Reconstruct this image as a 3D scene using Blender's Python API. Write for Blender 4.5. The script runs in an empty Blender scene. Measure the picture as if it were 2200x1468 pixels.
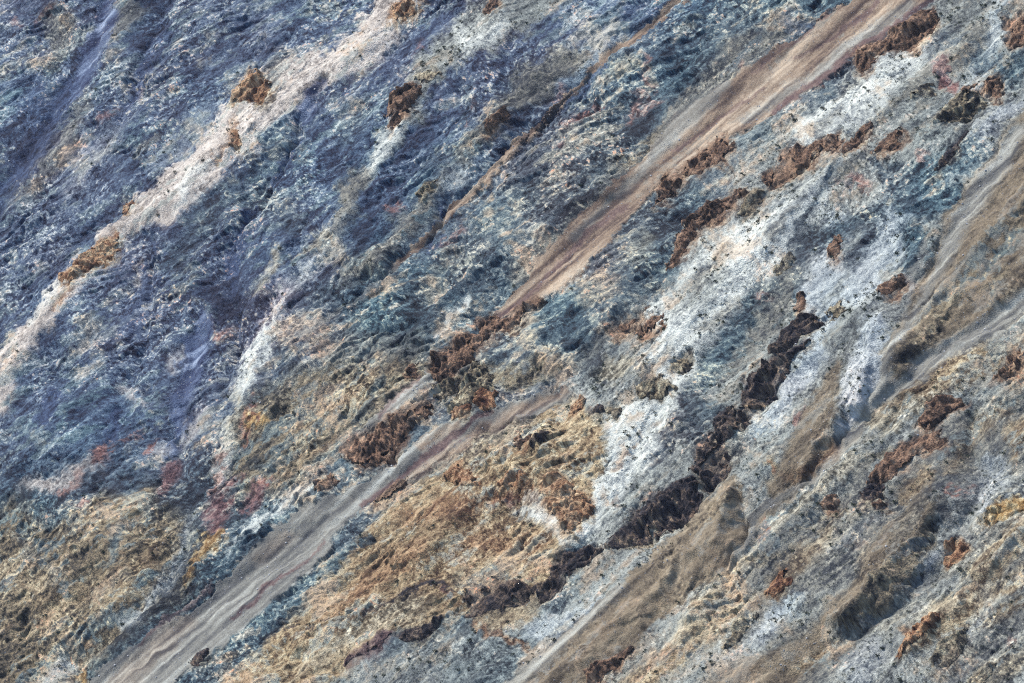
import bpy, math, random
import numpy as np
from mathutils import Vector

# ------------------------------------------------------------------ camera, sky, sun, exposure
S = bpy.context.scene
W0, H0 = 2200.0, 1468.0                       # size of the photograph the layout was surveyed from
SC = 450.0 / W0                               # metres per photo pixel half way up the slope
DIST = 3500.0
R = math.radians
cam_d = bpy.data.cameras.new("Camera")
cam = bpy.data.objects.new("Camera", cam_d)
S.collection.objects.link(cam)
cam_d.sensor_width = 36.0
cam_d.lens = 36.0 * DIST / 450.0
cam_d.clip_start = 10.0
cam_d.clip_end = 20000.0
PITCH = R(14)
cam.location = (0, 0, 1400.0)
cam.rotation_euler = (R(90) - PITCH, 0, 0)
S.camera = cam

EXPO = 1.0
HAZE = 5e-6
SUN_EL, SUN_AZ = R(42), R(-42)                # azimuth measured from +Y (view direction) towards +X
wd = bpy.data.worlds.new("World")
S.world = wd
wd.use_nodes = True
nt = wd.node_tree
sky = nt.nodes.new("ShaderNodeTexSky")
sky.sky_type = 'NISHITA'
sky.sun_disc = False
sky.sun_elevation = SUN_EL
sky.sun_rotation = SUN_AZ
sky.altitude = 1500
sky.air_density = 1.0
sky.dust_density = 2.0
nt.links.new(sky.outputs[0], nt.nodes["Background"].inputs[0])
nt.nodes["Background"].inputs[1].default_value = 0.12
sun_d = bpy.data.lights.new("Sun", 'SUN')
sun_d.energy = 3.6
sun_d.angle = R(8)
sun_d.color = (1.0, 0.93, 0.84)
sun = bpy.data.objects.new("Sun", sun_d)
S.collection.objects.link(sun)
sdir = Vector((math.sin(SUN_AZ) * math.cos(SUN_EL), math.cos(SUN_AZ) * math.cos(SUN_EL), math.sin(SUN_EL)))
sun.rotation_euler = sdir.to_track_quat('Z', 'Y').to_euler()
sun.location = (0, 3000, 2500)
S.view_settings.view_transform = 'Standard'
S.view_settings.look = 'None'
S.view_settings.exposure = EXPO
S.view_settings.gamma = 1.0
S.cycles.use_denoising = False
S.cycles.filter_width = 1.15

# ------------------------------------------------------------------ the slope's frame
view = np.array([0, math.cos(PITCH), -math.sin(PITCH)])
right = np.array([1.0, 0, 0])
up = np.array([0, math.sin(PITCH), math.cos(PITCH)])
BETA, THETA = R(34), R(28)
nrm = np.array([-math.sin(BETA) * math.cos(THETA), -math.sin(BETA) * math.sin(THETA), math.cos(BETA)])
CAM = np.array(cam.location)
CEN = CAM + view * DIST
M = np.array([right, up, nrm])
AX = np.linalg.solve(M, np.array([1.0, 0, 0])) * SC      # one step across the slope
BX = np.linalg.solve(M, np.array([0, -1.0, 0])) * SC     # one step down the slope

STEP = 1.4
U0, U1, V0, V1 = -420.0, 2640.0, -330.0, 1800.0
us = np.arange(U0, U1, STEP, dtype=np.float32)
vs = np.arange(V0, V1, STEP, dtype=np.float32)
NW, NH = len(us), len(vs)
UU, VV = np.meshgrid(us, vs)
rng = np.random.default_rng(7)
random.seed(7)

# ------------------------------------------------------------------ numeric helpers
def vnoise(shape, cy, cx=None):
    cx = cx or cy
    h, w = shape
    g = rng.standard_normal((int(h / cy) + 3, int(w / cx) + 3)).astype(np.float32)
    y = np.arange(h, dtype=np.float32) / cy + rng.random()
    x = np.arange(w, dtype=np.float32) / cx + rng.random()
    yi = y.astype(int); fy = y - yi; fy = fy * fy * (3 - 2 * fy)
    xi = x.astype(int); fx = x - xi; fx = fx * fx * (3 - 2 * fx)
    r = g[yi] * (1 - fy)[:, None] + g[yi + 1] * fy[:, None]
    return r[:, xi] * (1 - fx) + r[:, xi + 1] * fx

def norm(a):
    return ((a - a.mean()) / (a.std() + 1e-9)).astype(np.float32)

def fbm(shape, cell, octs=4, gain=0.55):
    o = 0; a = 1.0
    for i in range(octs):
        if cell < 1.01:
            break
        o = o + a * vnoise(shape, cell); a *= gain; cell *= 0.5
    return norm(o)

def ridged(shape, cell, octs=4, gain=0.55):
    o = 0; a = 1.0
    for i in range(octs):
        o = o + a * (0.6 - np.abs(vnoise(shape, cell))); a *= gain; cell *= 0.5
    return norm(o)

def samp(A, x, y):
    h, w = A.shape[:2]
    x = np.clip(x, 0, w - 1.002); y = np.clip(y, 0, h - 1.002)
    xi = x.astype(np.int32); yi = y.astype(np.int32)
    fx = x - xi; fy = y - yi
    F = A.reshape((h * w,) + A.shape[2:])
    k = yi * w + xi
    if A.ndim == 3:
        fx = fx[..., None]; fy = fy[..., None]
    return (F[k] * (1 - fx) + F[k + 1] * fx) * (1 - fy) + (F[k + w] * (1 - fx) + F[k + w + 1] * fx) * fy

def up2(A, shape):
    h, w = shape
    y = np.linspace(0, A.shape[0] - 1.01, h, dtype=np.float32); x = np.linspace(0, A.shape[1] - 1.01, w, dtype=np.float32)
    yi = y.astype(int); xi = x.astype(int); fy = (y - yi)[:, None]; fx = x - xi
    r = A[yi] * (1 - fy) + A[yi + 1] * fy
    return r[:, xi] * (1 - fx) + r[:, xi + 1] * fx

def blur(A, r):
    r = int(r)
    if r < 1: return A
    for ax in (0, 1):
        for _ in range(2):
            p = np.pad(A, [(r + 1, r) if i == ax else (0, 0) for i in range(A.ndim)], mode='edge')
            c = np.cumsum(p, axis=ax, dtype=np.float64)
            n = A.shape[ax]
            A = ((np.take(c, range(2 * r + 1, 2 * r + 1 + n), axis=ax) - np.take(c, range(0, n), axis=ax)) / (2 * r + 1)).astype(np.float32)
    return A

def lic(N, ca, sa, steps, h):
    H, W = N.shape
    yy, xx = np.mgrid[0:H, 0:W].astype(np.float32)
    acc = N.copy(); tot = 1.0
    for sg in (1, -1):
        x = xx.copy(); y = yy.copy()
        for i in range(steps):
            k = np.clip(y, 0, H - 1).astype(np.int32) * W + np.clip(x, 0, W - 1).astype(np.int32)
            x += sg * h * ca.ravel()[k]; y += sg * h * sa.ravel()[k]
            w = 1 - i / steps
            acc += w * samp(N, x, y); tot += w
    return norm(acc)

def facets(X, Y, cell, seed, tilt=1.0):
    """flat tilted blocks: returns block height, block tone, distance to the block edge"""
    r = np.random.default_rng(seed)
    n = 512
    jx, jy, tz, ta, tb, tc = r.random((6, n * n)).astype(np.float32)
    x = X / cell; y = Y / cell
    xi = np.floor(x).astype(np.int32); yi = np.floor(y).astype(np.int32)
    f1 = np.full(X.shape, 9e9, np.float32); f2 = f1.copy()
    kk = np.zeros(X.shape, np.int32); bx = np.zeros(X.shape, np.float32); by = bx.copy()
    for dj in (-1, 0, 1):
        for di in (-1, 0, 1):
            k = ((yi + dj) % n) * n + (xi + di) % n
            ex = x - (xi + di + jx[k]); ey = y - (yi + dj + jy[k])
            d = ex * ex + ey * ey
            c = d < f1
            f2 = np.where(c, f1, np.minimum(f2, d))
            f1 = np.where(c, d, f1); kk = np.where(c, k, kk); bx = np.where(c, ex, bx); by = np.where(c, ey, by)
    h = (tz[kk] - .5) * .9 + tilt * ((ta[kk] - .5) * bx + (tb[kk] - .5) * by) * 1.6
    return h.astype(np.float32), (tc[kk] - .5).astype(np.float32) * 2, np.sqrt(f2) - np.sqrt(f1)

def flakes(shape, dens, ca, sa, steps, h):
    n = (rng.random(shape) < dens).astype(np.float32) * (.5 + rng.random(shape).astype(np.float32))
    H, W = shape
    yy, xx = np.mgrid[0:H, 0:W].astype(np.float32)
    acc = n.copy()
    for sg in (1, -1):
        x = xx.copy(); y = yy.copy()
        for i in range(steps):
            k = np.clip(y, 0, H - 1).astype(np.int32) * W + np.clip(x, 0, W - 1).astype(np.int32)
            x += sg * h * ca.ravel()[k]; y += sg * h * sa.ravel()[k]
            acc = np.maximum(acc, samp(n, x, y) * (1 - .6 * i / steps))
    return acc

def tri(X, Y, cell, seed):
    """value noise on a triangular lattice, straight between the nodes: flat facets with sharp creases"""
    g = np.random.default_rng(seed).standard_normal((256, 256)).astype(np.float32)
    x = X / cell; y = Y / cell
    sk = (x + y) * .3660254; i = np.floor(x + sk); j = np.floor(y + sk)
    fx = x + sk - i; fy = y + sk - j
    i = i.astype(np.int32) & 255; j = j.astype(np.int32) & 255
    a = g[j, i]; d = g[(j + 1) & 255, (i + 1) & 255]
    lo = fx > fy
    b = np.where(lo, g[j, (i + 1) & 255], g[(j + 1) & 255, i])
    hi = np.maximum(fx, fy); lw = np.minimum(fx, fy)
    return a * (1 - hi) + b * (hi - lw) + d * lw

def rot(U, V, deg):
    a = R(deg)
    return U * math.cos(a) - V * math.sin(a), U * math.sin(a) + V * math.cos(a)

def sstep(a, b, x):
    t = np.clip((x - a) / (b - a), 0, 1)
    return t * t * (3 - 2 * t)

def sd_stroke(pts, X, Y):
    """signed distance (positive inside) to a band through (x, y, radius) points"""
    d = np.full(X.shape, -1e9, np.float32)
    if len(pts) == 1:
        x, y, r = pts[0]
        return (r - np.hypot(X - x, Y - y)).astype(np.float32)
    for (x0, y0, r0), (x1, y1, r1) in zip(pts[:-1], pts[1:]):
        dx, dy = x1 - x0, y1 - y0
        t = np.clip(((X - x0) * dx + (Y - y0) * dy) / (dx * dx + dy * dy + 1e-6), 0, 1)
        d = np.maximum(d, (r0 + (r1 - r0) * t) - np.hypot(X - x0 - t * dx, Y - y0 - t * dy))
    return d

def side_stroke(pts, X, Y):
    """-1 on the up-slope edge .. +1 on the down-slope edge of a band"""
    best = np.full(X.shape, 1e9, np.float32); s_ = np.zeros(X.shape, np.float32)
    if len(pts) == 1: pts = [pts[0], (pts[0][0] + 1, pts[0][1], pts[0][2])]
    for (x0, y0, r0), (x1, y1, r1) in zip(pts[:-1], pts[1:]):
        dx, dy = x1 - x0, y1 - y0
        t = np.clip(((X - x0) * dx + (Y - y0) * dy) / (dx * dx + dy * dy + 1e-6), 0, 1)
        ex, ey = X - x0 - t * dx, Y - y0 - t * dy; r = r0 + (r1 - r0) * t
        d = np.hypot(ex, ey) / r
        s_ = np.where(d < best, (ex * .55 + ey * .83) / r, s_); best = np.minimum(best, d)
    return np.clip(s_, -1.3, 1.3)

def sd_poly(pts, X, Y):
    d = np.full(X.shape, 1e9, np.float32)
    ins = np.zeros(X.shape, bool)
    n = len(pts)
    for i in range(n):
        x0, y0 = pts[i]; x1, y1 = pts[(i + 1) % n]
        dx, dy = x1 - x0, y1 - y0
        t = np.clip(((X - x0) * dx + (Y - y0) * dy) / (dx * dx + dy * dy + 1e-6), 0, 1)
        d = np.minimum(d, np.hypot(X - x0 - t * dx, Y - y0 - t * dy))
        c = ((y0 > Y) != (y1 > Y)) & (X < (x1 - x0) * (Y - y0) / ((y1 - y0) + 1e-9) + x0)
        ins ^= c
    return np.where(ins, d, -d)

def sdf(pts, X, Y):
    return sd_stroke(pts, X, Y) if len(pts[0]) == 3 else sd_poly(pts, X, Y)

def bbox(pts, pad):
    r = max(p[2] for p in pts) if len(pts[0]) == 3 else 0
    return (min(p[0] for p in pts) - r - pad, max(p[0] for p in pts) + r + pad,
            min(p[1] for p in pts) - r - pad, max(p[1] for p in pts) + r + pad)

# ------------------------------------------------------------------ rock kinds
# name: dark, mid, light (sRGB of the stone), contrast, streakiness, roughness, plants, stones, flow angle, stain, ragged edge
def K(d, m, l, ctr=1.0, stk=0.6, rough=1.0, veg=0.0, stone=0.1, ang=34, stain=0.3, rag=1.0):
    return np.array([*d, *m, *l, ctr * 100, stk * 100, rough * 100, veg * 100, stone * 100, ang, stain * 100, rag * 100], np.float32) / \
        np.array([1.0] * 9 + [100.0] * 5 + [1.0] + [100.0] * 2, np.float32)
KIND = {
 'blue':   K((22, 32, 60), (76, 92, 118), (190, 194, 200), 1.15, .72, 1.0, .05, .10, 27, .25),
 'slate':  K((22, 34, 50), (82, 98, 110), (200, 196, 186), 1.25, .78, 1.1, .12, .08, 27, .40),
 'teal':   K((20, 32, 46), (66, 84, 98), (190, 192, 180), 1.25, .85, 1.1, .15, .05, 22, .25),
 'grey':   K((58, 62, 68), (146, 148, 146), (212, 211, 207), .82, .35, .65, 1.0, .15, 40, .35),
 'white':  K((124, 128, 134), (214, 213, 209), (252, 251, 248), .66, .30, .48, .95, .10, 40, .30),
 'pale':   K((90, 100, 114), (184, 188, 192), (232, 234, 236), .66, .25, .65, 1.0, .15, 42, .15),
 'pink':   K((118, 108, 106), (202, 189, 183), (244, 236, 230), .7, .35, .6, .35, .10, 42, .45),
 'tan':    K((80, 60, 44), (168, 145, 116), (226, 208, 176), 1.0, .55, 1.0, .45, .05, 33, .55),
 'tangrey': K((40, 38, 38), (132, 115, 94), (200, 186, 160), 1.15, .55, 1.2, .35, .06, 36, .50),
 'khaki':  K((58, 60, 66), (124, 119, 112), (198, 190, 176), 1.05, .45, .9, .5, .1, 38, .45),
 'ochre':  K((88, 54, 38), (166, 122, 92), (212, 176, 142), 1.0, .30, 1.2, .05, .03, 40, .2),
 'rust':   K((48, 34, 31), (118, 88, 72), (172, 136, 114), 1.0, .25, 1.3, .05, .04, 75, .2),
 'dark':   K((18, 18, 32), (70, 58, 58), (140, 116, 98), 1.1, .30, 1.3, .05, .03, 60, .2, .25),
 'scree':  K((80, 64, 60), (134, 113, 99), (184, 164, 147), 1.0, .80, .30, .0, .5, 40.5, .15, .35),
 'screeg': K((78, 78, 82), (123, 120, 117), (178, 177, 174), .75, .70, .30, .0, .8, 40.5, .05, .35),
 'purple': K((52, 36, 44), (94, 72, 74), (140, 118, 112), .9, .6, .4, .0, .3, 40.5, .1, .35),
 'mud':    K((62, 53, 46), (124, 109, 93), (166, 150, 131), .85, .55, .55, .06, .45, 47, .25, .5),
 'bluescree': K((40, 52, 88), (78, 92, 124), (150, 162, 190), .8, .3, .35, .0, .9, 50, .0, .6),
 'blueshade': K((20, 30, 58), (52, 68, 104), (124, 136, 162), .9, .5, .8, .0, .4, 55, .0),  # mostly gully shadow painted as deep blue, partly bluish gravel
 'red':    K((110, 60, 52), (184, 116, 100), (222, 176, 164), 1.1, .5, .9, .05, .05, 36, .1, 1.3),
 'wine':   K((84, 52, 58), (140, 98, 98), (196, 160, 154), 1.1, .4, 1.0, .05, .05, 45, .3, 1.2),
 'yellow': K((120, 86, 48), (186, 150, 102), (224, 204, 166), 1.0, .4, 1.0, .0, .05, 50, .3, 1.2),
 'cream':  K((100, 92, 80), (186, 174, 156), (230, 222, 206), 1.1, .8, 1.0, .1, .05, 35, .3, 1.1),
}
ALT = {'blue': ('slate', .45), 'slate': ('khaki', .28), 'teal': ('slate', .4), 'grey': ('khaki', .46), 'white': ('khaki', .09), 'pale': ('grey', .3),
       'pink': ('grey', .38), 'tan': ('grey', .34), 'tangrey': ('slate', .45), 'khaki': ('slate', .32), 'cream': ('slate', .35), 'mud': ('screeg', .35),
       'red': ('slate', .45), 'wine': ('grey', .55), 'ochre': ('tan', .3), 'scree': ('screeg', .2), 'yellow': ('tan', .5)}
for k_ in list(KIND):
    a_, f_ = ALT.get(k_, (k_, 0))
    KIND[k_] = np.concatenate([KIND[k_], KIND[a_][3:6], [f_]]).astype(np.float32)
# ------------------------------------------------------------------ survey of the face: (kind, soft edge, opacity, outline or band, optional flow angle)
L = []
def lay(kind, soft, op, *shapes, ang=None):
    for s in shapes: L.append((kind, soft, op, s, ang))
lay('blue', 150, 1, [(-500, -400), (1500, -400), (1500, 0), (1150, 260), (900, 500), (740, 560), (560, 800), (380, 1000), (-500, 1040)])
lay('tangrey', 40, 1, [(-500, 1130), (-40, 1130), (30, 1080), (90, 1120), (150, 1130), (200, 1060), (270, 1075), (330, 1020), (350, 1080), (420, 1130), (400, 1250), (230, 1400), (150, 1500), (-200, 1900), (-500, 1900)])
lay('tangrey', 40, .9, [(520, 860), (640, 800), (760, 770), (900, 760), (940, 800), (870, 850), (700, 970), (640, 1040), (560, 1060), (480, 1080), (480, 960)])
lay('khaki', 40, .6, [(680, 740), (800, 690), (900, 700), (930, 760), (800, 790), (690, 800)])
lay('grey', 25, 1, [(2010, -20), (2230, -380), (2750, -380), (2750, 1900), (1000, 1900), (1060, 1468), (1180, 1350), (1250, 1200), (1260, 1120), (1320, 960), (1280, 860), (1180, 850), (1370, 690), (1450, 560), (1550, 430), (1600, 330), (1700, 250), (1900, 120)])
lay('tan', 22, 1, [(380, 1560), (500, 1440), (600, 1340), (700, 1250), (800, 1130), (900, 1030), (1000, 950), (1130, 880), (1230, 850), (1280, 870), (1310, 960), (1280, 1050), (1260, 1120), (1215, 1180), (1190, 1250), (1130, 1290), (1000, 1310), (960, 1340), (860, 1350), (800, 1390), (740, 1440), (640, 1560)])
lay('grey', 30, .8, [(700, 1500), (760, 1420), (850, 1390), (960, 1350), (1050, 1310), (1180, 1290), (1200, 1340), (1130, 1400), (1040, 1480), (980, 1560), (660, 1560)])
lay('tan', 25, .8, [(1010, 1330), (1060, 1290), (1160, 1280), (1160, 1320), (1110, 1345), (1050, 1350)])
lay('cream', 30, .75, [(700, 1380), (780, 1320), (870, 1270), (930, 1300), (890, 1330), (820, 1350), (740, 1390), (620, 1460), (560, 1460)], ang=30)
lay('ochre', 30, .55, [(700, 1310, 12), (760, 1270, 20), (820, 1210, 16), (900, 1180, 20)], [(880, 1100, 14), (950, 1090, 25), (1020, 1080, 18)], [(1000, 1150, 20), (1100, 1180, 25), (1150, 1170, 18)])
lay('khaki', 30, .6, [(880, 1010, 15), (980, 980, 20), (1060, 940, 24), (1130, 900, 20)], [(1000, 1240, 14), (1100, 1240, 14)])
# white marble
lay('white', 25, .95, [(1960, 110, 26), (1870, 190, 45), (1780, 245, 40), (1720, 290, 22)])
lay('white', 30, .95, [(1380, 660), (1430, 600), (1560, 480), (1690, 430), (1790, 350), (1770, 440), (1690, 560), (1620, 620), (1560, 690), (1490, 750), (1510, 800), (1450, 850), (1390, 830), (1370, 770), (1430, 690)])
lay('white', 22, .95, [(1390, 860), (1470, 840), (1440, 920), (1400, 1010), (1330, 1060), (1290, 1130), (1230, 1170), (1270, 1060), (1310, 970), (1300, 900)])
lay('grey', 40, .7, [(1440, 640, 20), (1520, 610, 30), (1560, 560, 20)], [(1700, 210, 14), (1640, 270, 18), (1580, 320, 14)])
lay('pink', 22, .8, [(1190, 1130, 12), (1160, 1090, 14), (1130, 1060, 10)])
lay('white', 18, .9, [(1215, 1170, 9), (1180, 1130, 12), (1110, 1090, 12)])
lay('pale', 22, .95, [(2240, 200, 14), (2150, 240, 16), (2090, 300, 24), (2020, 380, 24)], [(1960, 420, 34), (1900, 500, 40), (1870, 570, 42), (1840, 625, 30)], [(1800, 470, 26), (1780, 560, 36), (1740, 640, 30)])
lay('pale', 16, 1, [(1872, 700, 28), (1872, 770, 38), (1840, 850, 34), (1815, 930, 16)], [(1800, 660, 18), (1750, 720, 26), (1710, 800, 36), (1650, 880, 38), (1615, 925, 14)])
lay('pale', 20, .8, [(2040, 240, 20), (2120, 130, 20), (2140, 60, 20), (2150, 0, 20)], [(1290, 1290, 14), (1220, 1330, 18), (1150, 1360, 30)])
lay('white', 20, .7, [(1990, 460, 14), (1940, 430, 14)], [(2130, 40, 14), (2150, 90, 10)])
lay('khaki', 14, .7, [(1710, 450, 6), (1650, 520, 9)], [(1560, 530, 8), (1510, 585, 12), (1480, 610, 8)], [(1590, 640, 8), (1550, 670, 10), (1500, 700, 8)], [(1440, 740, 8), (1400, 790, 8)], [(1800, 240, 5), (1740, 290, 6)], [(1860, 150, 7), (1790, 200, 7)], [(1900, 230, 6), (1830, 300, 8)])
lay('teal', 9, .8, [(1790, 360, 4), (1750, 430, 5), (1720, 490, 6), (1690, 540, 5)], [(1640, 600, 4), (1590, 690, 6)], [(1870, 170, 3), (1930, 150, 4)])
lay('ochre', 10, .5, [(1350, 960, 5), (1320, 1000, 6)], [(1380, 930, 4)], [(1310, 1080, 5)])
# schist bands on the right hand side
lay('teal', 18, .95, [(1960, 400, 10), (1900, 460, 10), (1800, 490, 20), (1730, 530, 22), (1690, 590, 20), (1650, 640, 22), (1580, 700, 26), (1530, 750, 22), (1500, 830, 18), (1470, 880, 16), (1430, 950, 10), (1400, 1010, 6)])
lay('slate', 22, .95, [(2110, 310, 22), (2000, 370, 36), (1930, 390, 36), (1870, 340, 14)], [(2150, 430, 22), (2040, 425, 30), (1950, 450, 18)], [(1990, 560, 20), (1960, 520, 30), (1940, 580, 16)], [(1830, 560, 12), (1870, 500, 12)])
lay('slate', 25, .8, [(2230, 130, 22), (2150, 160, 16), (2080, 110, 24), (2010, 90, 30), (1960, 60, 12)])
lay('slate', 20, .8, [(2200, 1050, 8), (2140, 1100, 14)], [(1560, 880, 8), (1510, 880, 22), (1480, 930, 16)])
lay('khaki', 25, .8, [(1700, 600, 24), (1640, 690, 20), (1590, 750, 20), (1540, 800, 16)], [(1610, 950, 14), (1560, 970, 20), (1520, 1060, 16)])
lay('teal', 12, .9, [(1700, 690, 6), (1720, 590, 8), (1700, 640, 7)])
# slate with folds between the two chutes
lay('teal', 26, .9, [(1460, 490), (1400, 520), (1310, 560), (1260, 600), (1180, 670), (1080, 740), (1050, 780), (1110, 800), (1180, 810), (1250, 770), (1330, 690), (1380, 650), (1450, 590)])
lay('khaki', 20, .8, [(1370, 640, 10), (1300, 720, 14), (1220, 790, 12), (1180, 830, 8)])
lay('tangrey', 20, .9, [(1180, 790, 16), (1100, 810, 22), (1040, 790, 16), (990, 830, 24)])
lay('cream', 14, .8, [(1400, 790), (1340, 760), (1290, 760), (1270, 790), (1310, 830), (1350, 800)], ang=35)
lay('cream', 18, .6, [(1380, 510, 10), (1370, 560, 12)])
# upper part: pale bands
lay('pink', 16, 1, [(880, -60, 30), (850, 20, 36), (790, 80, 36), (740, 130, 42), (690, 150, 38), (640, 160, 34)])
lay('pink', 16, 1, [(640, 160, 34), (590, 200, 44), (555, 240, 52), (510, 290, 44), (470, 340, 34), (420, 390, 28), (395, 420, 28), (330, 455, 34), (290, 480, 26), (225, 515, 18)])
lay('pink', 18, 1, [(230, 515, 18), (180, 585, 28), (120, 645, 22), (75, 700, 22), (30, 755, 24), (-30, 850, 50), (-150, 980, 50)])
lay('pink', 9, 1, [(545, 145), (500, 200), (445, 280), (400, 340), (360, 365), (320, 410), (280, 425), (250, 480), (215, 510), (170, 545), (100, 630), (25, 720), (-60, 800), (-40, 860), (40, 790), (65, 740), (110, 690), (150, 645), (200, 585), (260, 530), (300, 500), (360, 470), (390, 425), (430, 385), (480, 350), (520, 300), (590, 255), (640, 235), (680, 200), (720, 165), (780, 120), (850, 75), (882, 50), (890, -40), (820, -30), (770, 40), (740, 80), (700, 105), (690, 125), (670, 100), (620, 112), (605, 145), (590, 155)])
lay('khaki', 14, .6, [(590, 130, 12), (580, 170, 18), (570, 210, 14)])
lay('white', 12, .7, [(440, 350, 10), (400, 400, 14), (370, 440, 8)], [(215, 520, 5), (160, 570, 5), (60, 690, 7)])
lay('grey', 12, .85, [(1040, -20), (980, 40), (950, 90), (905, 150), (890, 190), (840, 255), (810, 275), (780, 340), (770, 360), (735, 400), (725, 440), (710, 480), (745, 470), (780, 400), (820, 350), (850, 310), (880, 270), (930, 200), (960, 150), (1010, 120), (1060, 90), (1130, 50), (1200, 10), (1250, -20)])
lay('khaki', 10, .7, [(970, 100, 12), (985, 85, 10)], [(925, 150, 10)], [(750, 380, 10), (735, 420, 12)])
lay('white', 11, .7, [(745, 440, 6), (700, 520, 7), (650, 590, 8), (600, 660, 9), (570, 720, 13), (540, 790, 18), (510, 840, 15), (495, 900, 10), (480, 970, 10), (468, 1040, 8)])
lay('cream', 12, .6, [(1250, 110, 8), (1180, 140, 10), (1110, 200, 10), (1060, 260, 9), (1000, 320, 8)], [(960, 390, 8), (880, 460, 12), (820, 530, 12), (760, 590, 10)])
lay('cream', 10, .55, [(460, 130, 6), (430, 145, 8)], [(250, 290, 8), (215, 330, 10), (160, 380, 8)], [(330, 300, 6), (280, 340, 8)], [(400, 60, 5)], [(520, 210, 4)], [(300, 560, 6), (290, 600, 7)], [(410, 640, 5), (450, 650, 4)])
lay('ochre', 14, .85, [(545, 165, 14), (540, 190, 28)], [(245, 515, 6), (215, 545, 16), (175, 580, 14), (145, 600, 8)], [(870, -10, 12), (860, 30, 10)], [(505, 290, 8), (510, 310, 10)])
lay('ochre', 12, .7, [(500, 260, 5), (480, 320, 6), (465, 345, 6)], [(265, 430, 8), (262, 460, 5)], [(110, 670, 5), (150, 620, 6)])
lay('grey', 22, .9, [(1230, -20, 14), (1130, 20, 34), (1060, 50, 46), (1000, 75, 36), (960, 110, 34), (930, 150, 22)], [(920, 130, 18), (900, 190, 22), (875, 240, 26), (845, 265, 18)])
lay('white', 16, .85, [(850, 270, 16), (815, 310, 18), (795, 345, 14), (770, 370, 8)], [(1080, 60, 14), (1010, 90, 20), (980, 60, 12)])
lay('khaki', 20, .8, [(780, 360, 10), (755, 400, 18), (735, 450, 18), (720, 480, 10)])
lay('pale', 14, .7, [(700, 520, 8), (650, 590, 12), (610, 610, 10)], [(600, 640, 10), (570, 690, 12), (545, 740, 8)])
lay('white', 14, .9, [(580, 710, 14), (565, 750, 18), (530, 800, 24), (510, 835, 14)])
lay('cream', 14, .8, [(505, 870, 16), (500, 920, 10), (470, 980, 14), (465, 1030, 8)], [(690, 500, 18), (630, 560, 8)], [(590, 540, 12), (560, 620, 12)])
lay('khaki', 18, .9, [(1240, 120, 20), (1200, 125, 28), (1140, 170, 34), (1090, 215, 24), (1060, 260, 24), (1035, 290, 14), (990, 325, 22)])
lay('khaki', 24, .75, [(980, 370, 16), (920, 410, 26), (880, 460, 34), (840, 510, 34), (800, 560, 34), (740, 600, 20)])
lay('pale', 16, .55, [(1290, 110, 14), (1250, 150, 16), (1200, 180, 10)], [(1000, 350, 16), (970, 390, 14)])
lay('khaki', 18, .9, [(1680, 20, 12), (1640, 80, 26), (1580, 120, 34), (1530, 165, 24), (1480, 215, 16), (1430, 280, 18)], [(1430, 290, 18), (1340, 360, 26), (1290, 420, 22), (1210, 500, 20), (1160, 560, 26), (1110, 590, 20)])
lay('tangrey', 14, .6, [(1450, 280, 10), (1380, 330, 20), (1330, 350, 14)])
lay('khaki', 20, .8, [(110, 30, 24), (140, 70, 30), (110, 120, 20), (70, 150, 14)], [(270, 20, 30), (240, 80, 16)])
lay('khaki', 20, .7, [(190, 180, 8), (160, 260, 20), (110, 320, 22), (70, 370, 20), (30, 420, 16), (0, 460, 14)])
lay('teal', 16, .8, [(180, 60, 12), (175, 80, 10)], [(150, 110, 12), (100, 150, 20), (110, 190, 16)])
lay('pale', 20, .45, [(270, 240, 20), (200, 330, 26), (140, 400, 20)], [(450, 230, 12), (400, 300, 24), (330, 350, 20)])
lay('teal', 30, .55, [(610, 270, 14), (580, 330, 30), (530, 400, 30), (440, 440, 26)], [(370, 560, 24), (420, 480, 30)], [(620, 470, 30), (560, 430, 24)], [(780, 240, 26), (740, 300, 20)], [(960, 330, 26), (900, 380, 12)], [(1010, 190, 16), (1000, 260, 16)])
lay('teal', 30, .6, [(900, 660, 14), (830, 680, 26), (780, 700, 20)], [(700, 620, 20), (640, 700, 24), (600, 770, 18)], [(1300, 380, 12), (1220, 400, 30), (1120, 420, 20)], [(1080, 470, 20), (1010, 540, 24), (940, 580, 20)], [(1320, 150, 26), (1360, 140, 16)], [(1590, 20, 20), (1620, 10, 10)])
lay('slate', 14, .8, [(330, 1010, 10), (325, 1060, 12), (320, 1100, 6)], [(240, 1130, 14), (235, 1170, 12), (220, 1210, 6)])
lay('pale', 20, .8, [(410, 1110, 14), (400, 1170, 14), (370, 1230, 14), (310, 1290, 14), (270, 1340, 16)], [(150, 1430, 20), (110, 1470, 30)])
lay('tan', 30, .7, [(330, 1050, 8), (270, 1080, 20), (190, 1120, 14)], [(330, 1180, 20), (250, 1260, 30), (180, 1260, 20), (90, 1290, 26)])
lay('khaki', 20, .7, [(40, 1150, 14), (80, 1200, 20), (130, 1240, 10)], [(200, 1270, 6), (260, 1230, 8), (300, 1250, 8)])
lay('tan', 26, .6, [(620, 920, 18), (700, 880, 18), (760, 830, 20), (840, 790, 12)], [(640, 990, 12), (700, 960, 12)])
lay('teal', 14, .7, [(820, 800, 8), (790, 850, 9), (760, 890, 6)], [(540, 1000, 6), (580, 990, 12)])
lay('white', 10, .9, [(690, 1030, 7), (640, 1060, 9), (590, 1100, 11), (550, 1130, 9), (515, 1165, 6), (480, 1200, 4)], [(940, 720, 10), (985, 670, 12), (1010, 640, 8)], [(1250, 580, 5), (1170, 630, 6)])
lay('yellow', 10, .9, [(470, 1130, 8), (450, 1175, 18), (420, 1210, 10), (400, 1240, 5)], [(195, 1440, 10), (180, 1470, 8)], [(540, 890, 8), (545, 905, 14)])
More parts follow.
